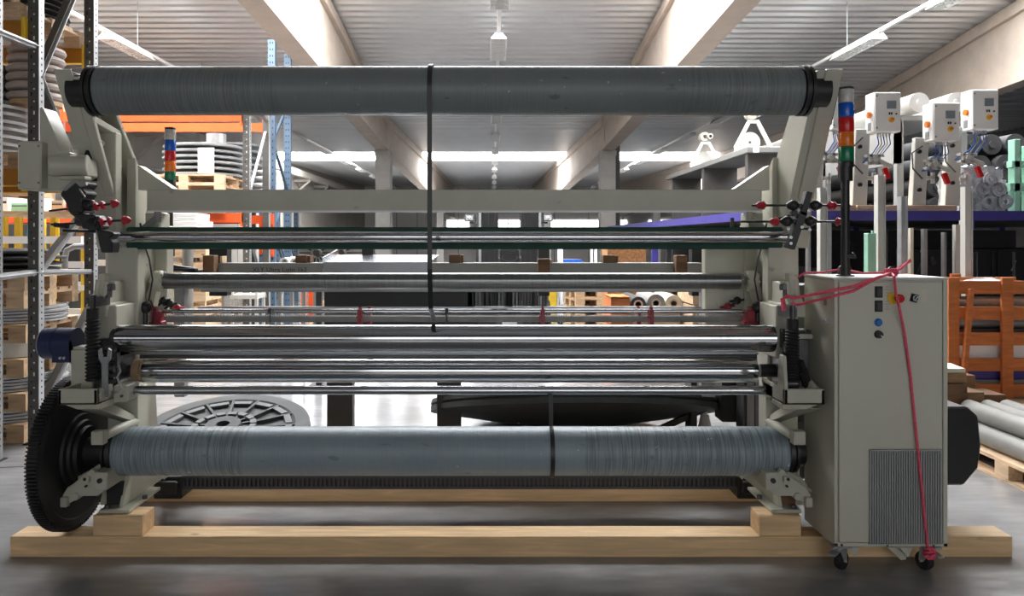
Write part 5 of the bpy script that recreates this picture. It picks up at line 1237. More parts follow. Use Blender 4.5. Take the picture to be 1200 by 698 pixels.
for px, Y, lab in ((356,16.0,'orange post standing in the slot left of the black warp sheet, left one'),(364,16.2,'orange post standing in the slot left of the black warp sheet, right one')):
    t = MB(); t.box(PX(px,Y)-0.05,PX(px,Y)+0.05,Y,Y+0.08,0.006,0.95); t.box(PX(px,Y)-0.1,PX(px,Y)+0.1,Y-0.06,Y+0.14,0,0.006); tag(t.build('rack_post', M['orange'], smooth=False), lab, 'post', 'orange posts')
for px, Y, z, lab in ((285,13.2,0.75,'weathered plank leaning behind the loom under the guide roller, left one'),(380,13.0,0.78,'weathered plank leaning behind the loom under the guide roller, right one')):
    t = MB(); t.bar((PX(px-22,Y),Y,0.05),(PX(px+18,Y),Y+0.4,1.05),0.2,0.04); tag(t.build('plank', M['woodp'], smooth=False), lab, 'plank', 'leaning planks')
t = thing('steel_trolley','pale steel trolley seen through the slot left of the warp sheet','trolley',(PX(275,12.0),12.0,0))
mb = MB(); mb.box(PX(272,11.0),PX(304,11.0),10.9,11.3,0.80,0.86); mb.build('deck', M['offw'], t)
for px in (274,302):
    for y in (10.92,11.26): mb = MB(); mb.box(PX(px,11)-0.02,PX(px,11)+0.02,y,y+0.03,0.0,0.98); mb.build('leg', M['offw'], t)

# ---- yellow stillage by the left wall, with open rails
st_ = thing('stillage_frame', 'yellow post stillage with white rails seen through the left rack below its shelf', 'stillage', (PX(50,9.4),9.6,0))
for px, py0 in ((3,254),(20,254),(62,254),(98,288)):
    for y in (9.4,10.2):
        mb = MB(); x = PX(px,9.4); mb.box(x-0.035,x+0.035,y,y+0.06,0,PZ(py0,9.4)); mb.build('post', M['yellow'], st_, smooth=False)
for py, a, b_, m, h in ((251,-20,93,'woodl',0.07),(281,-20,98,'white',0.09),(310,60,101,'white',0.08),(337,-20,101,'white',0.06),(372,-20,101,'white',0.08)):
    for y in (9.34,10.14):
        mb = MB(); mb.box(PX(a,9.4),PX(b_,9.4),y,y+0.06,PZ(py,9.4)-h/2,PZ(py,9.4)+h/2); mb.build('rail', M[m], st_, smooth=False)
mb = MB(); mb.box(PX(-20,9.4),PX(93,9.4),9.42,10.12,PZ(250,9.4)-0.012,PZ(250,9.4)+0.03); mb.build('shelf', M['woodl'], st_, smooth=False)
zz = PZ(250,9.4)+0.032
for px0, px1, h, m, lab in ((-2,9,0.17,'white','white box on the stillage shelf, leftmost'),(13,33,0.10,'mint','pale green box on the stillage shelf'),(35,41,0.17,'white','white box on the stillage shelf just left of the rack post'),(60,74,0.13,'cardl','pale brown box on the stillage shelf right of the rack post'),(77,90,0.09,'red','red box on the stillage shelf next to the black rod holder')):
    t = MB(); t.box(PX(px0,9.5),PX(px1,9.5),9.5,9.9,zz,zz+h); t.mi = 1; t.box(PX(px0,9.5)+0.01,PX(px1,9.5)-0.01,9.495,9.5,zz+h*0.55,zz+h*0.75); tag(t.build('storage_box', [M[m], M['dgrey']], bevel=0.004), lab, 'box', 'boxes on the stillage shelf')
t = MB(); t.box(PX(88,9.4)-0.02,PX(97,9.4),9.46,9.8,PZ(281,9.4)+0.046,PZ(281,9.4)+0.30); t.mi = 1; t.box(PX(88,9.4),PX(96,9.4),9.455,9.46,PZ(281,9.4)+0.15,PZ(281,9.4)+0.2); tag(t.build('cardboard_box', [M['card'], M['tape']], smooth=False), 'brown box on the white stillage rail beside the machine', 'box')
dm = thing('dark_backdrop_row', 'row of dark boxes added as backdrop behind the yellow stillage at the left', 'machine', (-7.4,11.1,0))  # boxes added as a dark backdrop to cover the bright wall behind
for i in range(4):
    mb = MB(); x = -9.1+0.92*i; mb.box(x,x+0.88,10.85,11.35,0.0,1.86); mb.mi = 1; mb.box(x+0.1,x+0.5,10.84,10.86,1.2,1.6); mb.box(x+0.6,x+0.66,10.83,10.86,0.9,1.1); mb.mi = 2; mb.bar((x+0.2,10.84,0.6),(x+0.6,10.84,1.0),0.015,0.02); mb.build('backdrop_box', [M['dgrey'], M['black'], M['galvl']], dm, smooth=False)
t = MB(); t.tube([(-5.60,9.30,1.90),(-5.60,9.28,1.8),(-5.61,9.29,1.7),(-5.59,9.29,1.55)],0.018,6); tag(t.build('hanging_strap', M['cyan']), 'turquoise strap hanging from the yellow stillage rail', 'strap')
t = thing('handrail', 'bent galvanised tube handrail between left rack and machine', 'handrail', (PX(83,8.2),8.2,0))
mb = MB(); xh = PX(76,8.2); mb.tube([(xh,8.2,0),(xh,8.2,1.45),(xh+0.02,8.2,1.53),(xh+0.10,8.2,1.57),(xh+0.42,8.2,1.58)],0.032,10); mb.tube([(xh+0.42,8.2,1.58),(xh+0.46,8.2,1.55),(xh+0.47,8.2,1.48),(xh+0.47,8.2,0.0)],0.032,10); mb.build('tube', M['galv'], t)
# ================================================================== right: blue platform with control posts, rolls, stakes and timber
YP, XP = 8.3, 2.77
pf = thing('storage_platform', 'blue-purple steel platform behind the control cabinet carrying posts and rolls', 'platform', (6.0,10.8,0))
zt, zb_ = PZ(247,YP), PZ(258,YP)
mb = MB(); mb.box(XP,9.0,YP,YP+0.06,zb_,zt); mb.box(XP,XP+0.06,YP,18.5,zb_,zt); mb.box(XP,9.0,18.44,18.5,zb_,zt); mb.box(8.94,9.0,YP,18.5,zb_,zt)
mb.build('edge_beam', M['purple'], pf, smooth=False)
mb = MB(); mb.box(XP+0.06,8.94,YP+0.06,18.44,zb_,zt-0.01)
mb.build('deck', M['dgrey'], pf, smooth=False)
for x in (XP+0.02,6.3,8.85):
    for y in (YP+0.02,13.4,18.36):
        mb = MB(); mb.box(x,x+0.10,y,y+0.10,0,zb_+0.02); mb.box(x-0.04,x+0.14,y-0.04,y+0.14,0,0.012); mb.build('leg', M['purple'], pf, smooth=False)
for px in (1139,): mb = MB(); mb.box(PX(px-2,YP),PX(px+2,YP),YP+0.01,YP+0.08,zt,PZ(238,YP)); mb.box(PX(px-2,YP),PX(px+2,YP),YP-0.012,YP,PZ(268,YP),zt); mb.build('edge_stub', M['purple'], pf, smooth=False)
# timber boards on the front edge
for a, b_, lab in ((935,993,'pale timber board on the platform edge, left one under the first control posts'),(1005,1112,'long pale timber board on the platform edge under the control posts')):
    t = MB(); t.box(PX(a,YP+.1),PX(b_+10,YP+.1),YP+0.1,YP+0.50,zt+0.001,PZ(240.3,YP+.1)); tag(t.build('timber_board', M['woodl'], bevel=0.004), lab, 'board', 'timber boards on the platform')
zbd = PZ(240.3,YP+.1)+0.002
# control posts
def control_post(px_post, wpx, px_box0, px_box1, py0, py1, Y, lab):
    t = thing('control_post', lab, 'control post', (PX(px_post,Y),Y+0.1,zbd), 'white control posts on the platform')
    x = PX(px_post,Y); w = wpx*Y/F
    zt_ = PZ(py1-6,Y)
    mb = MB(); mb.hexa([(x-w/2,Y+0.05,zbd),(x+w/2,Y+0.05,zbd),(x+w/2,Y+0.15,zbd),(x-w/2,Y+0.15,zbd),(x-w/2+0.05,Y+0.07,zt_),(x+w/2+0.05,Y+0.07,zt_),(x+w/2+0.05,Y+0.15,zt_),(x-w/2+0.05,Y+0.15,zt_)])
    mb.box(PX(px_box0,Y)+0.06,PX(px_box1,Y)-0.06,Y+0.11,Y+0.16,zt_-0.02,zt_+0.25); mb.box(x-w/2+0.05,x+w/2+0.1,Y+0.09,Y+0.15,zt_-0.06,zt_); mb.build('post', M['offw'], t, bevel=0.006)
    x0, x1, z0, z1 = PX(px_box0,Y), PX(px_box1,Y), PZ(py1,Y), PZ(py0,Y)
    mb = MB(); mb.box(x0,x1,Y-0.10,Y+0.10,z0,z1); bx = mb.build('box', M['white'], t, bevel=0.006)
    W, Hh = x1-x0, z1-z0
    mb = MB(); mb.box(x0+0.008,x1-0.008,Y-0.112,Y-0.098,z0+0.008,z1-0.008); dr = mb.build('door', M['white'], bx, bevel=0.003)
    def q(u, v, dy=0.0): return V((x0+W*u, Y-0.113-dy, z0+Hh*v))
    mb = MB(); mb.cbox(q(0.63,0.68),(W*0.34,0.01,Hh*0.20)); mb.mi = 1; mb.cbox(q(0.63,0.68,0.004),(W*0.28,0.006,Hh*0.15)); mb.build('display', [M['galv'], M['screen']], bx)
    for u in (0.55,0.63): mb = MB(); mb.cbox(q(u,0.46),(W*0.05,0.012,Hh*0.06)); mb.build('switch', M['black'], bx)
    mb = MB(); mb.cyl(q(0.80,0.45),q(0.80,0.45,0.012),W*0.03,12); mb.build('key_switch', M['black'], bx)
    mb = MB(); mb.cyl(q(0.62,0.30),q(0.62,0.30,0.006),W*0.10,20); mb.mi = 1; mb.cyl(q(0.64,0.31,0.006),q(0.64,0.31,0.03),W*0.055,14); mb.build('stop_button', [M['yellow'], M['orangek']], bx)
    for u, v in ((0.08,0.9),(0.08,0.1)): mb = MB(); mb.cyl(q(u,v),q(u,v,0.008),0.01,10); mb.build('door_lock', M['galv'], bx)
    mb = MB(); mb.cyl((x0,Y-0.02,z0+Hh*0.45),(x0-0.03,Y-0.02,z0+Hh*0.45),0.035,16); mb.build('rotary_switch', M['orangek'], bx)
    mb = MB(); mb.box(x0-0.004,x0,Y-0.03,Y+0.04,z0+Hh*0.06,z0+Hh*0.26); mb.build('type_plate', M['galv'], bx)
    for i in range(5):
        xx = x0+W*(0.3+0.11*i); mb = MB(); mb.cyl((xx,Y,z0),(xx,Y,z0-0.035),0.012,10); mb.build('cable_gland', M['galvl'], bx)
        mb = MB(); mb.tube([(xx,Y,z0-0.03),(xx+0.01,Y-0.01,z0-0.12),(xx-0.05-0.02*i,Y+0.0,z0-0.22-0.02*i),(x+0.03,Y+0.05,z0-0.32)],0.006,6); mb.build('cable', M['galv' if i%2 else 'lens_blue'], bx)
    # clamp bracket with red sensor
    zc = zbd + (zt_-zbd)*0.60
    mb = MB(); mb.box(x+w/2-0.03,x+w/2+0.16,Y-0.02,Y+0.06,zc+0.02,zc+0.05); mb.box(x+w/2-0.03,x+w/2+0.14,Y-0.02,Y+0.06,zc-0.06,zc-0.03); mb.box(x+w/2+0.0,x+w/2+0.03,Y-0.02,Y+0.06,zc-0.06,zc+0.05); mb.box(x+w/2+0.09,x+w/2+0.12,Y-0.02,Y+0.06,zc-0.06,zc+0.05); mb.cyl((x+w/2+0.06,Y-0.03,zc),(x+w/2+0.06,Y+0.05,zc),0.03,12); mb.bar((x+w/2+0.1,Y,zc-0.02),(x+w/2+0.24,Y,zc-0.08),0.03,0.05); mb.build('bracket', M['offw'], t, bevel=0.003)
    mb = MB(); mb.bar((x+w/2+0.16,Y-0.01,zc-0.10),(x+w/2+0.20,Y-0.02,zc-0.22),0.05,0.05,(0,1,0)); mb.build('sensor', M['lens_red'], t, bevel=0.006)
    mb = MB(); mb.tube([(x+0.02,Y+0.02,zt_-0.1),(x-w/2-0.03,Y+0.0,zc+0.12),(x-w/2-0.02,Y+0.0,zc-0.05),(x+0.02,Y+0.02,zc-0.16)],0.008,6); mb.build('cable', M['dgrey'], t)
    for z in (zc+0.14,zc-0.28): mb = MB(); mb.cyl((x,Y+0.06,z),(x,Y+0.03,z),0.022,12); mb.build('bolt', M['black'], t)
    mb = MB(); zz = zbd+0.28; mb.box(x+w/2,x+w/2+0.08,Y+0.03,Y+0.07,zz,zz+0.04); mb.box(x+w/2+0.06,x+w/2+0.09,Y+0.03,Y+0.07,zz-0.04,zz+0.08); mb.build('hook', M['offw'], t, bevel=0.003)
control_post(957,17,970,991,107,153,8.47,'white control post half hidden by the coloured signal tower')
control_post(1010,17,1019,1050,110,156,8.45,'white control post with its box right beside the coloured signal tower')
control_post(1080,16,1087,1118,122,166,8.40,'white control post whose box hangs lowest, second from the right')
control_post(1119,17,1132,1163,107,153,8.62,'white control post farthest right, its box overlapping the plastic wrapped rolls')
# pale roller carriage behind the boxes, long grey rolls lying lengthwise
def longroll(X, z, r, y0, y1, m, lab, grp, capm='offw', name='long_roll'):
    t = thing(name, lab, 'roll', (X,(y0+y1)/2,z-r), grp)
    mb = MB(); mb.cyl((X,y0,z),(X,y1,z),r,28); mb.build('sleeve', M[m], t)
    mb = MB(); mb.cyl((X,y0-0.006,z),(X,y0+0.01,z),r*0.96,28); mb.cyl((X,y0-0.03,z),(X,y0,z),r*0.35,18); mb.build('end_cap', M[capm], t)
    return t
zt = zt-0.009
random.seed(5)
# cradle under the white rolls
cd_ = thing('roll_cradle', 'grey panelled cradle carrying the white rolls behind the control boxes', 'cradle', (4.7,11.0,zt))
mb = MB(); mb.box(4.9,5.75,9.3,13.5,zt+1.14,zt+1.2); mb.box(4.9,4.96,9.3,13.5,zt+0.62,zt+1.14)
for y in (9.3,11.3,13.3): mb.box(4.9,4.98,y,y+0.08,zt,zt+1.14); mb.box(5.67,5.75,y,y+0.08,zt,zt+1.14)
mb.build('frame', M['grille'], cd_, smooth=False)
for x, lab in ((5.06,'white roll on the grey cradle, left one ending beside the second control box'),(5.5,'white roll on the grey cradle, right one ending behind the lowest box')): longroll(x, zt+1.2+0.122, 0.12, 9.1, 14.5, 'offw', lab, 'white rolls on the cradle', 'white')
rows_ = [(0,[6.15+0.292*i for i in range(5)]),(1,[6.15+0.292*i for i in range(5)]),(2,[6.15+0.292*i for i in range(5)]),(3,[6.296+0.292*i for i in range(4)])]
lev = ['bottom','second','third','top']; cnt = ['first','second','third','fourth','fifth','sixth']
for k, xs in rows_:
    for i, x in enumerate(xs):
        longroll(x, zt+0.146+k*0.287, 0.142, 10.5+random.uniform(0,0.15), 17.6+random.uniform(0,0.4), ('dgrey','galvd','mgrey')[(i+k)%3 if (i+k)%3<2 or k<2 else 0], f'dark long roll stacked on the platform, {cnt[i]} from the left in the {lev[k]} layer', 'dark long rolls on the platform', 'dgrey')
for i, x in enumerate(()):
    longroll(x, zt+0.147, 0.14, 9.2, 13.7, 'dgrey', f'dark long roll left of the grey machine bed, {cnt[i]} from the left', 'dark long rolls beside the bed', 'dgrey')
# plastic wrapped rolls at the right
pw = thing('wrapped_rolls', 'bundle of steel rolls wrapped in clear plastic on the platform, right of the control posts', 'wrapped rolls', (PX(1155,8.7),9.3,zt))
x0, x1 = PX(1133,8.66), PX(1187,8.66)
mb = MB(); bm_ = mb.bm; nx, nz_, ny = 16, 12, 10; random.seed(9)
def filmpt(u, v, w_):
    x = x0+(x1-x0)*u; z = zt+0.002+(0.56-0.10*abs(u-0.4))*v; y = 8.80+0.42*w_
    j = 0.02
    return (x+random.uniform(-j,j), y+random.uniform(-j,j), max(z+random.uniform(-j,j), zt+0.002) if v > 0 else zt+0.002)
grids = []
def grid(fn, a, b_):
    g = [[bm_.verts.new(fn(i/a, k/b_)) for k in range(b_+1)] for i in range(a+1)]
    for i in range(a):
        for k in range(b_): mb._f([g[i][k],g[i+1][k],g[i+1][k+1],g[i][k+1]])
grid(lambda u,v: filmpt(u,v,0), nx, nz_); grid(lambda u,v: filmpt(u,v,1), nx, nz_); grid(lambda u,w_: filmpt(u,1,w_), nx, ny); grid(lambda v,w_: filmpt(0,v,w_), nz_, ny); grid(lambda v,w_: filmpt(1,v,w_), nz_, ny)
bmesh.ops.remove_doubles(bm_, verts=bm_.verts[:], dist=0.03)
film = mb.build('plastic_wrap', M['film'], pw)
for px, py in ((1157,236),(1177,236),(1140,236),(1150,222),(1170,222),(1160,210)):
    mb = MB(); c = at(px+2,py,8.76); mb.lathe([(0.035,0),(0.06,0),(0.085,0.0),(0.085,0.03),(0.035,0.03)], c, (0,1,0), 20, True); mb.lathe([(0.05,-0.006),(0.058,-0.006),(0.058,0.004),(0.05,0.004)], c, (0,1,0), 20, True); mb.build('roll_end', M['film'], pw)
# green machine end at the right edge
t = thing('green_frame', 'mint green steel frame at the right edge on the platform', 'frame', (PX(1195,9.0),9.2,zt))
mb = MB(); mb.box(PX(1189,9),PX(1196,9),9.0,9.12,zt,PZ(163,9)); mb.box(PX(1186,9),PX(1215,9),9.0,9.1,PZ(196,9),PZ(188,9)); mb.box(PX(1184,9),PX(1215,9),9.0,9.1,PZ(224,9),PZ(214,9)); mb.box(PX(1205,9),PX(1215,9),9.0,9.12,zt,PZ(170,9)); mb.build('frame', M['mint'], t, bevel=0.004)
# triangular stands and the long grey bed behind the upper right of the cross beam
bed = thing('machine_bed', 'long grey machine bed on the platform carrying white triangular stands', 'machine bed', (4.0,12.6,zt))
mb = MB(); mb.box(3.62,4.28,10.9,16.0,zt+0.93,zt+1.02); bo = mb.build('bed_plate', M['mgrey'], bed, bevel=0.01)
for y in (11.0,13.3,15.6): mb = MB(); mb.box(3.66,4.24,y,y+0.12,zt,zt+0.93); mb.build('trestle', M['galvd'], bed)
mb = MB(); mb.box(3.7,3.78,10.88,10.9,zt+0.93,zt+1.0); mb.build('tab', M['white'], bo)
def tri(y, lab, s=1.0):
    zz = zt+1.022; xm = 3.94
    t = thing('roll_stand', lab, 'roll stand', (xm,y,zz), 'white triangular roll stands')
    mb = MB(); mb.bar((xm-0.28*s,y,zz+0.04),(xm+0.28*s,y,zz+0.04),0.06,0.075,(0,0,1)); mb.bar((xm-0.27*s,y,zz+0.06),(xm-0.06*s,y,zz+0.46*s),0.05,0.05,(0,1,0)); mb.bar((xm+0.27*s,y,zz+0.06),(xm+0.06*s,y,zz+0.46*s),0.05,0.05,(0,1,0)); mb.box(xm-0.08*s,xm+0.08*s,y-0.03,y+0.03,zz+0.43*s,zz+0.48*s); mb.build('frame', M['white'], t, bevel=0.003)
    mb = MB(); mb.lathe([(0.04,0),(0.085,0),(0.085,0.16),(0.04,0.16)], (xm-0.02,y-0.05,zz+0.57*s), (0,1,0), 24, True); mb.lathe([(0.06,-0.01),(0.09,-0.01),(0.09,0.03),(0.06,0.03)], (xm-0.02,y+0.06,zz+0.57*s), (0,1,0), 24, True); mb.build('bearing', M['cream'], t)
    mb = MB(); mb.cyl((xm+0.06,y-0.12,zz+0.57*s),(xm+0.06,y+0.1,zz+0.57*s),0.05,18); mb.mi = 1; mb.cyl((xm+0.06,y-0.125,zz+0.57*s),(xm+0.06,y-0.119,zz+0.57*s),0.028,14); mb.build('shaft', [M['offw'], M['hole']], t)
    mb = MB(); mb.lathe([(0.02,0),(0.16*s,0),(0.16*s,0.04),(0.02,0.04)], (xm,y+0.15,zz+0.16*s), (0,1,0), 28, True); mb.build('disc', M['offw'], t)
tri(11.6,'white triangular roll stand above the right end of the cross beam, the nearer one'); tri(14.2,'white triangular roll stand farther back along the grey bed')
for px, py, m, nm, lab in ((860,216,'woodd','small_block','small brown block below the white triangular stand'),(846,218,'offw','small_block','small white block below the white triangular stand')): pass

# dark goods under the platform
for i in range(4):
    longroll((3.2,3.5,3.8,4.25)[i], 1.153, 0.12, 9.3, 13.0, 'dgrey', f'dark roll on the rack under the platform, {cnt[i]} from the left', 'dark rolls under the platform', 'dgrey')
t = thing('under_rack', 'dark steel rack under the blue platform', 'rack', (4.2,11,0))
mb = MB()
for x in (3.0,4.0,5.0,6.0):
    for y in (9.4,12.8): mb.box(x,x+0.05,y,y+0.05,0,1.6)
for z in (0.5,0.98):
    for y in (9.4,12.8): mb.box(3.0,6.05,y,y+0.05,z,z+0.05)
mb.build('frame', M['dgrey'], t, smooth=False)
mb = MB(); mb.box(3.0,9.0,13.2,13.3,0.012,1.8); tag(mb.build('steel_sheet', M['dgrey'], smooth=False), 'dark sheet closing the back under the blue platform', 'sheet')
t = thing('machine_block','black machine standing under the platform right of the stakes','machine',(5.6,9.3,0))
mb = MB(); mb.box(4.9,7.0,9.0,9.35,0.0,1.55); mb.build('body', M['black'], t, bevel=0.02)
random.seed(21)
for i in range(16):
    x = 4.95+random.random()*1.2; z = 1.1+random.random()*0.4
    mb = MB(); 
    if i % 3 == 0: mb.cyl((x,8.96,z),(x,9.02,z),0.02+0.02*random.random(),10)
    elif i % 3 == 1: mb.bar((x,8.97,z),(x+0.05,8.97,z+0.12),0.012,0.012)
    else: mb.box(x,x+0.008,8.96,9.0,1.0,1.5)
    mb.build('fitting', M['galv'] if i%2 else M['dsteel'], t)
t = MB(); t.box(PX(1017,7.2),PX(1027,7.2),7.2,7.28,0.012,PZ(273,7.2)); t.box(PX(1013,7.2),PX(1031,7.2),7.12,7.36,0,0.012); t.cyl(at(1022,273,7.24),at(1022,270,7.24),0.01,8); tag(t.build('mint_post', M['mint'], bevel=0.006), 'mint green square post between the white stakes', 'post')
# stake cart
sc_ = thing('stake_cart', 'steel cart with tall pale stakes standing behind the control cabinet', 'cart', (3.7,7.75,0))
mb = MB(); mb.box(2.95,4.95,7.45,7.53,0.14,0.24); mb.box(2.95,4.95,7.97,8.05,0.14,0.24)
for x in (2.95,3.9,4.87): mb.box(x,x+0.08,7.45,8.05,0.14,0.24)
mb.build('base_frame', M['galvd'], sc_)
for x in (3.05,4.85):
    for y in (7.5,8.0): mb = MB(); mb.cyl((x-0.025,y,0.07),(x+0.025,y,0.07),0.07,18); mb.build('wheel', M['rubber'], sc_)
for px, w_, py, Y, m in ((947,3.5,268,8.0,'galv'),(963,8.5,220,7.5,'offw'),(970.5,5,260,8.0,'galv'),(989,3.5,240,8.0,'galvl'),(1030.5,9,205,7.5,'offw'),(1057,7.5,230,7.5,'galvl'),(1067,3.5,267,8.0,'cream'),(1083,4,268,8.0,'galv'),(1121,6,263,8.0,'offw'),(1132,9,219,7.5,'offw'),(1139.5,5,258,8.0,'offw'),(1037,3,270,8.0,'dgrey'),(1106,2.5,272,8.0,'galv')):
    x = PX(px,Y); w2 = w_*Y/F/2
    if x > 4.95: x = 4.9
    mb = MB(); mb.box(x-w2,x+w2,Y-0.03,Y+0.03,0.2,PZ(py,Y))
    if w_ > 7: mb.box(x-w2,x-w2+0.008,Y-0.05,Y-0.03,0.24,PZ(py,Y)); mb.box(x+w2-0.008,x+w2,Y-0.05,Y-0.03,0.24,PZ(py,Y))
    mb.build('stake', M[m], sc_, smooth=False)
# red-stained slatted crate
Yc_ = 6.65; cx0_, cx1_ = PX(1113,Yc_), 5.0; ztop = PZ(329,Yc_)
ck = thing('slatted_crate', 'red-brown slatted wooden crate at the right edge beside the cabinet', 'crate', ((cx0_+cx1_)/2,7.0,0))
hb_ = 0.108
for k in range(6):
    z1 = ztop - k*0.223; 
    for nm, y in (('f',Yc_),('b',7.33)):
        mb = MB(); mb.box(cx0_,cx1_,y,y+0.025,z1-hb_-0.005,z1); mb.build('slat', M['woodr'], ck, bevel=0.002)
    mb = MB(); mb.box(cx0_,cx0_+0.025,Yc_+0.03,7.33,z1-hb_,z1); mb.build('slat', M['woodr'], ck, bevel=0.002)
for px in (1116,1179):
    for y in (Yc_-0.03,7.36):
        mb = MB(); x = PX(px,Yc_); mb.box(x-0.05,x+0.045,y,y+0.03,0,ztop+0.03); mb.build('post', M['woodr'], ck, bevel=0.002)
mb = MB(); mb.box(cx0_+0.03,cx1_,Yc_+0.03,7.33,0.02,0.06); mb.build('bottom', M['woodr'], ck)
t = MB(); t.prism([at(1134,338,Yc_-0.045),at(1139,338,Yc_-0.045),at(1125,505,Yc_-0.05),at(1119,505,Yc_-0.05)],(0,-0.04,0)); tag(t.build('leaning_batten', M['woodr'], bevel=0.002), 'red-brown batten leaning against the slatted crate', 'batten')
for k, (z, m, r, lab) in enumerate(((0.62,'purple',0.05,'dark blue tube inside the slatted crate'),(0.93,'galv',0.04,'grey tube inside the slatted crate, lower one'),(1.05,'galv',0.04,'grey tube inside the slatted crate, upper one'))):
    pass
inn = [('tube',0.33,0.07,'purple','blue tube lying lowest inside the slatted crate'),('tube',0.50,0.07,'galv','grey tube inside the slatted crate, second from the bottom')]
t = MB(); t.box(cx0_+0.06,4.95,6.72,7.28,0.062,0.42); tag(t.build('goods_box', M['mgrey'], smooth=False), 'grey box of goods low inside the slatted crate', 'box')
t = MB(); t.box(cx0_+0.06,4.95,6.72,7.28,0.421,0.60); tag(t.build('foam_block', M['purple'], bevel=0.01), 'dark blue padded block inside the slatted crate', 'block')
t = MB(); t.box(cx0_+0.06,4.95,6.72,7.28,0.601,0.80); tag(t.build('foam_block', M['white'], bevel=0.01), 'white foam block inside the slatted crate', 'block')
t = MB(); t.box(cx0_+0.06,4.95,6.75,7.28,0.801,0.86); tag(t.build('board', M['dgrey'], bevel=0.01), 'dark board on the white foam inside the slatted crate', 'board')
for i, (y, z) in enumerate(((6.80,0.91),(6.92,0.91),(7.04,0.91),(6.86,1.0),(6.98,1.0),(6.80,1.09),(6.92,1.09))):
    t = MB(); t.cyl((cx0_+0.1,y,z),(4.9,y,z),0.045,16); tag(t.build('grey_tube', M['galv']), 'grey tube in the slatted crate, '+['front one of the lowest row','middle one of the lowest row','rear one of the lowest row','front one of the middle row','rear one of the middle row','front one of the top row','rear one of the top row'][i], 'tube', 'grey tubes in the slatted crate')
mb = MB(); random.seed(4); bm_ = mb.bm
x0, x1 = cx0_+0.07, 4.95
def cover(u, v): return (x0+(x1-x0)*u, 6.74+0.5*v, 1.145+0.15*math.sin(PI*u)**0.6*math.sin(PI*(0.15+0.7*v))+random.uniform(-0.012,0.012))
g = [[bm_.verts.new(cover(i/16,k/8)) for k in range(9)] for i in range(17)]
for i in range(16):
    for k in range(8): mb._f([g[i][k],g[i+1][k],g[i+1][k+1],g[i][k+1]])
tag(mb.build('plastic_cover', M['film']), 'crinkled white plastic bulging over the top of the slatted crate', 'plastic cover')
# pallet with wood off-cuts, in front of the crate
for i in range(2): pallet((4.09,6.24,0.146*i), 'pallet under the wood off-cuts, '+('lower one','upper one')[i], 0, 'woodr' if i == 9 else 'woodl', 'pallets under the wood off-cuts', 1.2, 0.6)
oz = 0.294
for x0, x1, y0, y1, z0, z1, m, lab in (
    (3.50,3.70,5.98,6.26,oz,0.52,'woodd','large dark wood off-cut at the left front of the pile'),
    (3.71,3.845,6.0,6.26,oz,0.455,'woodk','small wood off-cut in the middle of the pile front'),
    (3.855,4.03,6.02,6.30,oz,0.43,'woodd','dark wood off-cut lowest at the right of the pile'),
    (3.60,3.80,6.27,6.45,oz,0.60,'woodk','tall wood off-cut behind the large dark one'),
    (3.83,3.97,6.31,6.45,oz,0.53,'woodk','wood off-cut at the right rear of the pile'),
    (3.52,3.72,6.02,6.25,0.521,0.60,'woodk','flat wood off-cut lying under the white faced board')):
    t = MB(); t.box(x0,x1,y0,y1,z0,z1); tag(t.build('wood_offcut', M[m], bevel=0.004), lab, 'wood off-cut', 'wood off-cuts')
t = MB(); t.hexa([(3.55,6.02,0.603),(3.71,6.02,0.603),(3.76,6.30,0.603),(3.60,6.30,0.603),(3.55,6.02,0.635),(3.71,6.02,0.635),(3.76,6.30,0.635),(3.60,6.30,0.635)]); tag(t.build('white_board', M['cream'], bevel=0.003), 'white faced board lying on top of the wood off-cuts', 'board')
t = MB(); t.box(3.50,3.68,6.31,6.44,0.637,0.69) if False else t.box(3.50,3.59,6.27,6.40,oz,0.70); tag(t.build('wood_offcut', M['woodk'], bevel=0.004), 'wood off-cut standing tallest at the back left of the pile', 'wood off-cut', 'wood off-cuts')
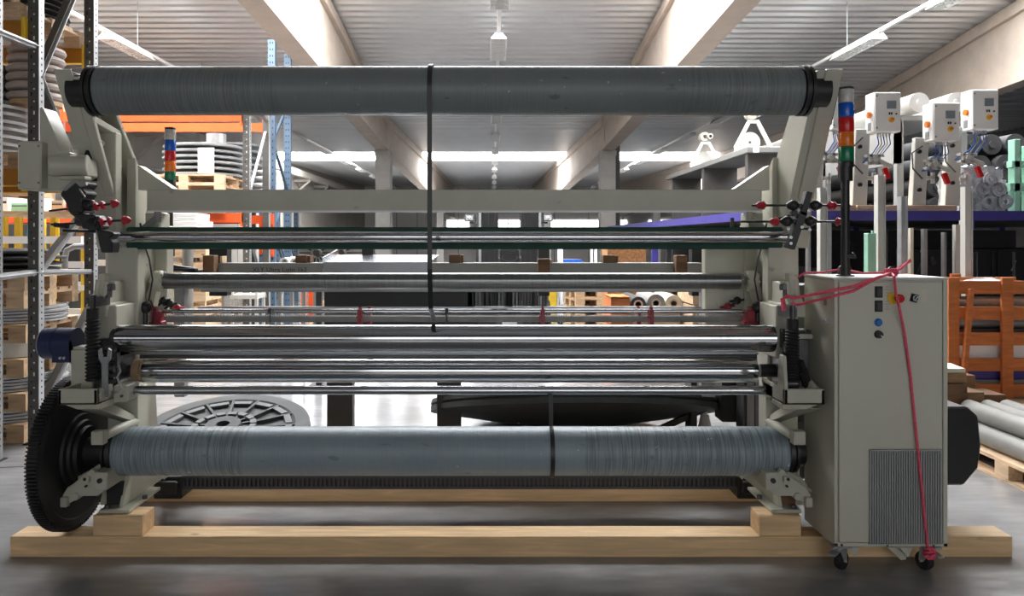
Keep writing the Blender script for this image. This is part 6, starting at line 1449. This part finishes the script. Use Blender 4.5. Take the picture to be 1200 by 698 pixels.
# grey tubes on a pallet, running towards the camera
pallet((4.08,5.25,0), 'pale pallet under the long grey tubes at the right edge', PI/2, 'woodl', 'pallet under the long tubes', 1.35, 1.2)
tubes = [(3.60,0,'leftmost of the bottom layer'),(3.745,0,'second of the bottom layer'),(3.89,0,'third of the bottom layer'),(4.035,0,'fourth of the bottom layer'),(4.18,0,'fifth of the bottom layer'),(3.672,1,'leftmost of the upper layer'),(3.818,1,'second of the upper layer'),(3.963,1,'third of the upper layer')]
tp = None
for x, l, lab in tubes:
    z = 0.146+0.072+0.125*l
    if tp is None:
        t = MB(); t.lathe([(0.055,0),(0.071,0),(0.071,1.9),(0.055,1.9)], (0,-0.95,0),(0,1,0),28,True); tp = t.build('long_tube', M['pipe']); off = tp.location.copy()
        tag(tp, 'dusty grey tube on the pale pallet, '+lab, 'tube', 'dusty grey tubes'); tp.location = (x,4.94,z-0.071)
    else: dup(tp, (x,4.94+0.03*l,z-0.071), 0, 'dusty grey tube on the pale pallet, '+lab)
for i in range(3): pallet((5.45,6.2,0.146*i), 'pale pallet right of the wood off-cuts at the edge, '+ORD[i], 0, 'woodl', 'pallets right of the off-cuts', 1.1, 0.6)
# ================================================================== camera, light, view
cd = bpy.data.cameras.new('camera'); cam = bpy.data.objects.new('camera', cd); COL.objects.link(cam)
cam.location = (0,0,EYE); cam.rotation_euler = (math.radians(90),0,0)
cd.sensor_fit = 'HORIZONTAL'; cd.sensor_width = 36.0; cd.lens = F/1200*36.0
cd.shift_x = (600-CX)/1200.0; cd.shift_y = (CY-349)/1200.0
cd.clip_end = 200
SC.camera = cam
w = bpy.data.worlds.new('world'); SC.world = w; w.use_nodes = True
w.node_tree.nodes['Background'].inputs['Color'].default_value = (0.75,0.85,1,1)
w.node_tree.nodes['Background'].inputs['Strength'].default_value = 0.6
SC.view_settings.view_transform = 'Standard'; SC.view_settings.look = 'None'
SC.view_settings.gamma = 1.0; SC.view_settings.use_curve_mapping = False
SC.view_settings.exposure = 0.0
SC.cycles.use_denoising = True
SC.cycles.max_bounces = 8; SC.cycles.diffuse_bounces = 5; SC.cycles.glossy_bounces = 5
SC.cycles.sample_clamp_indirect = 8.0
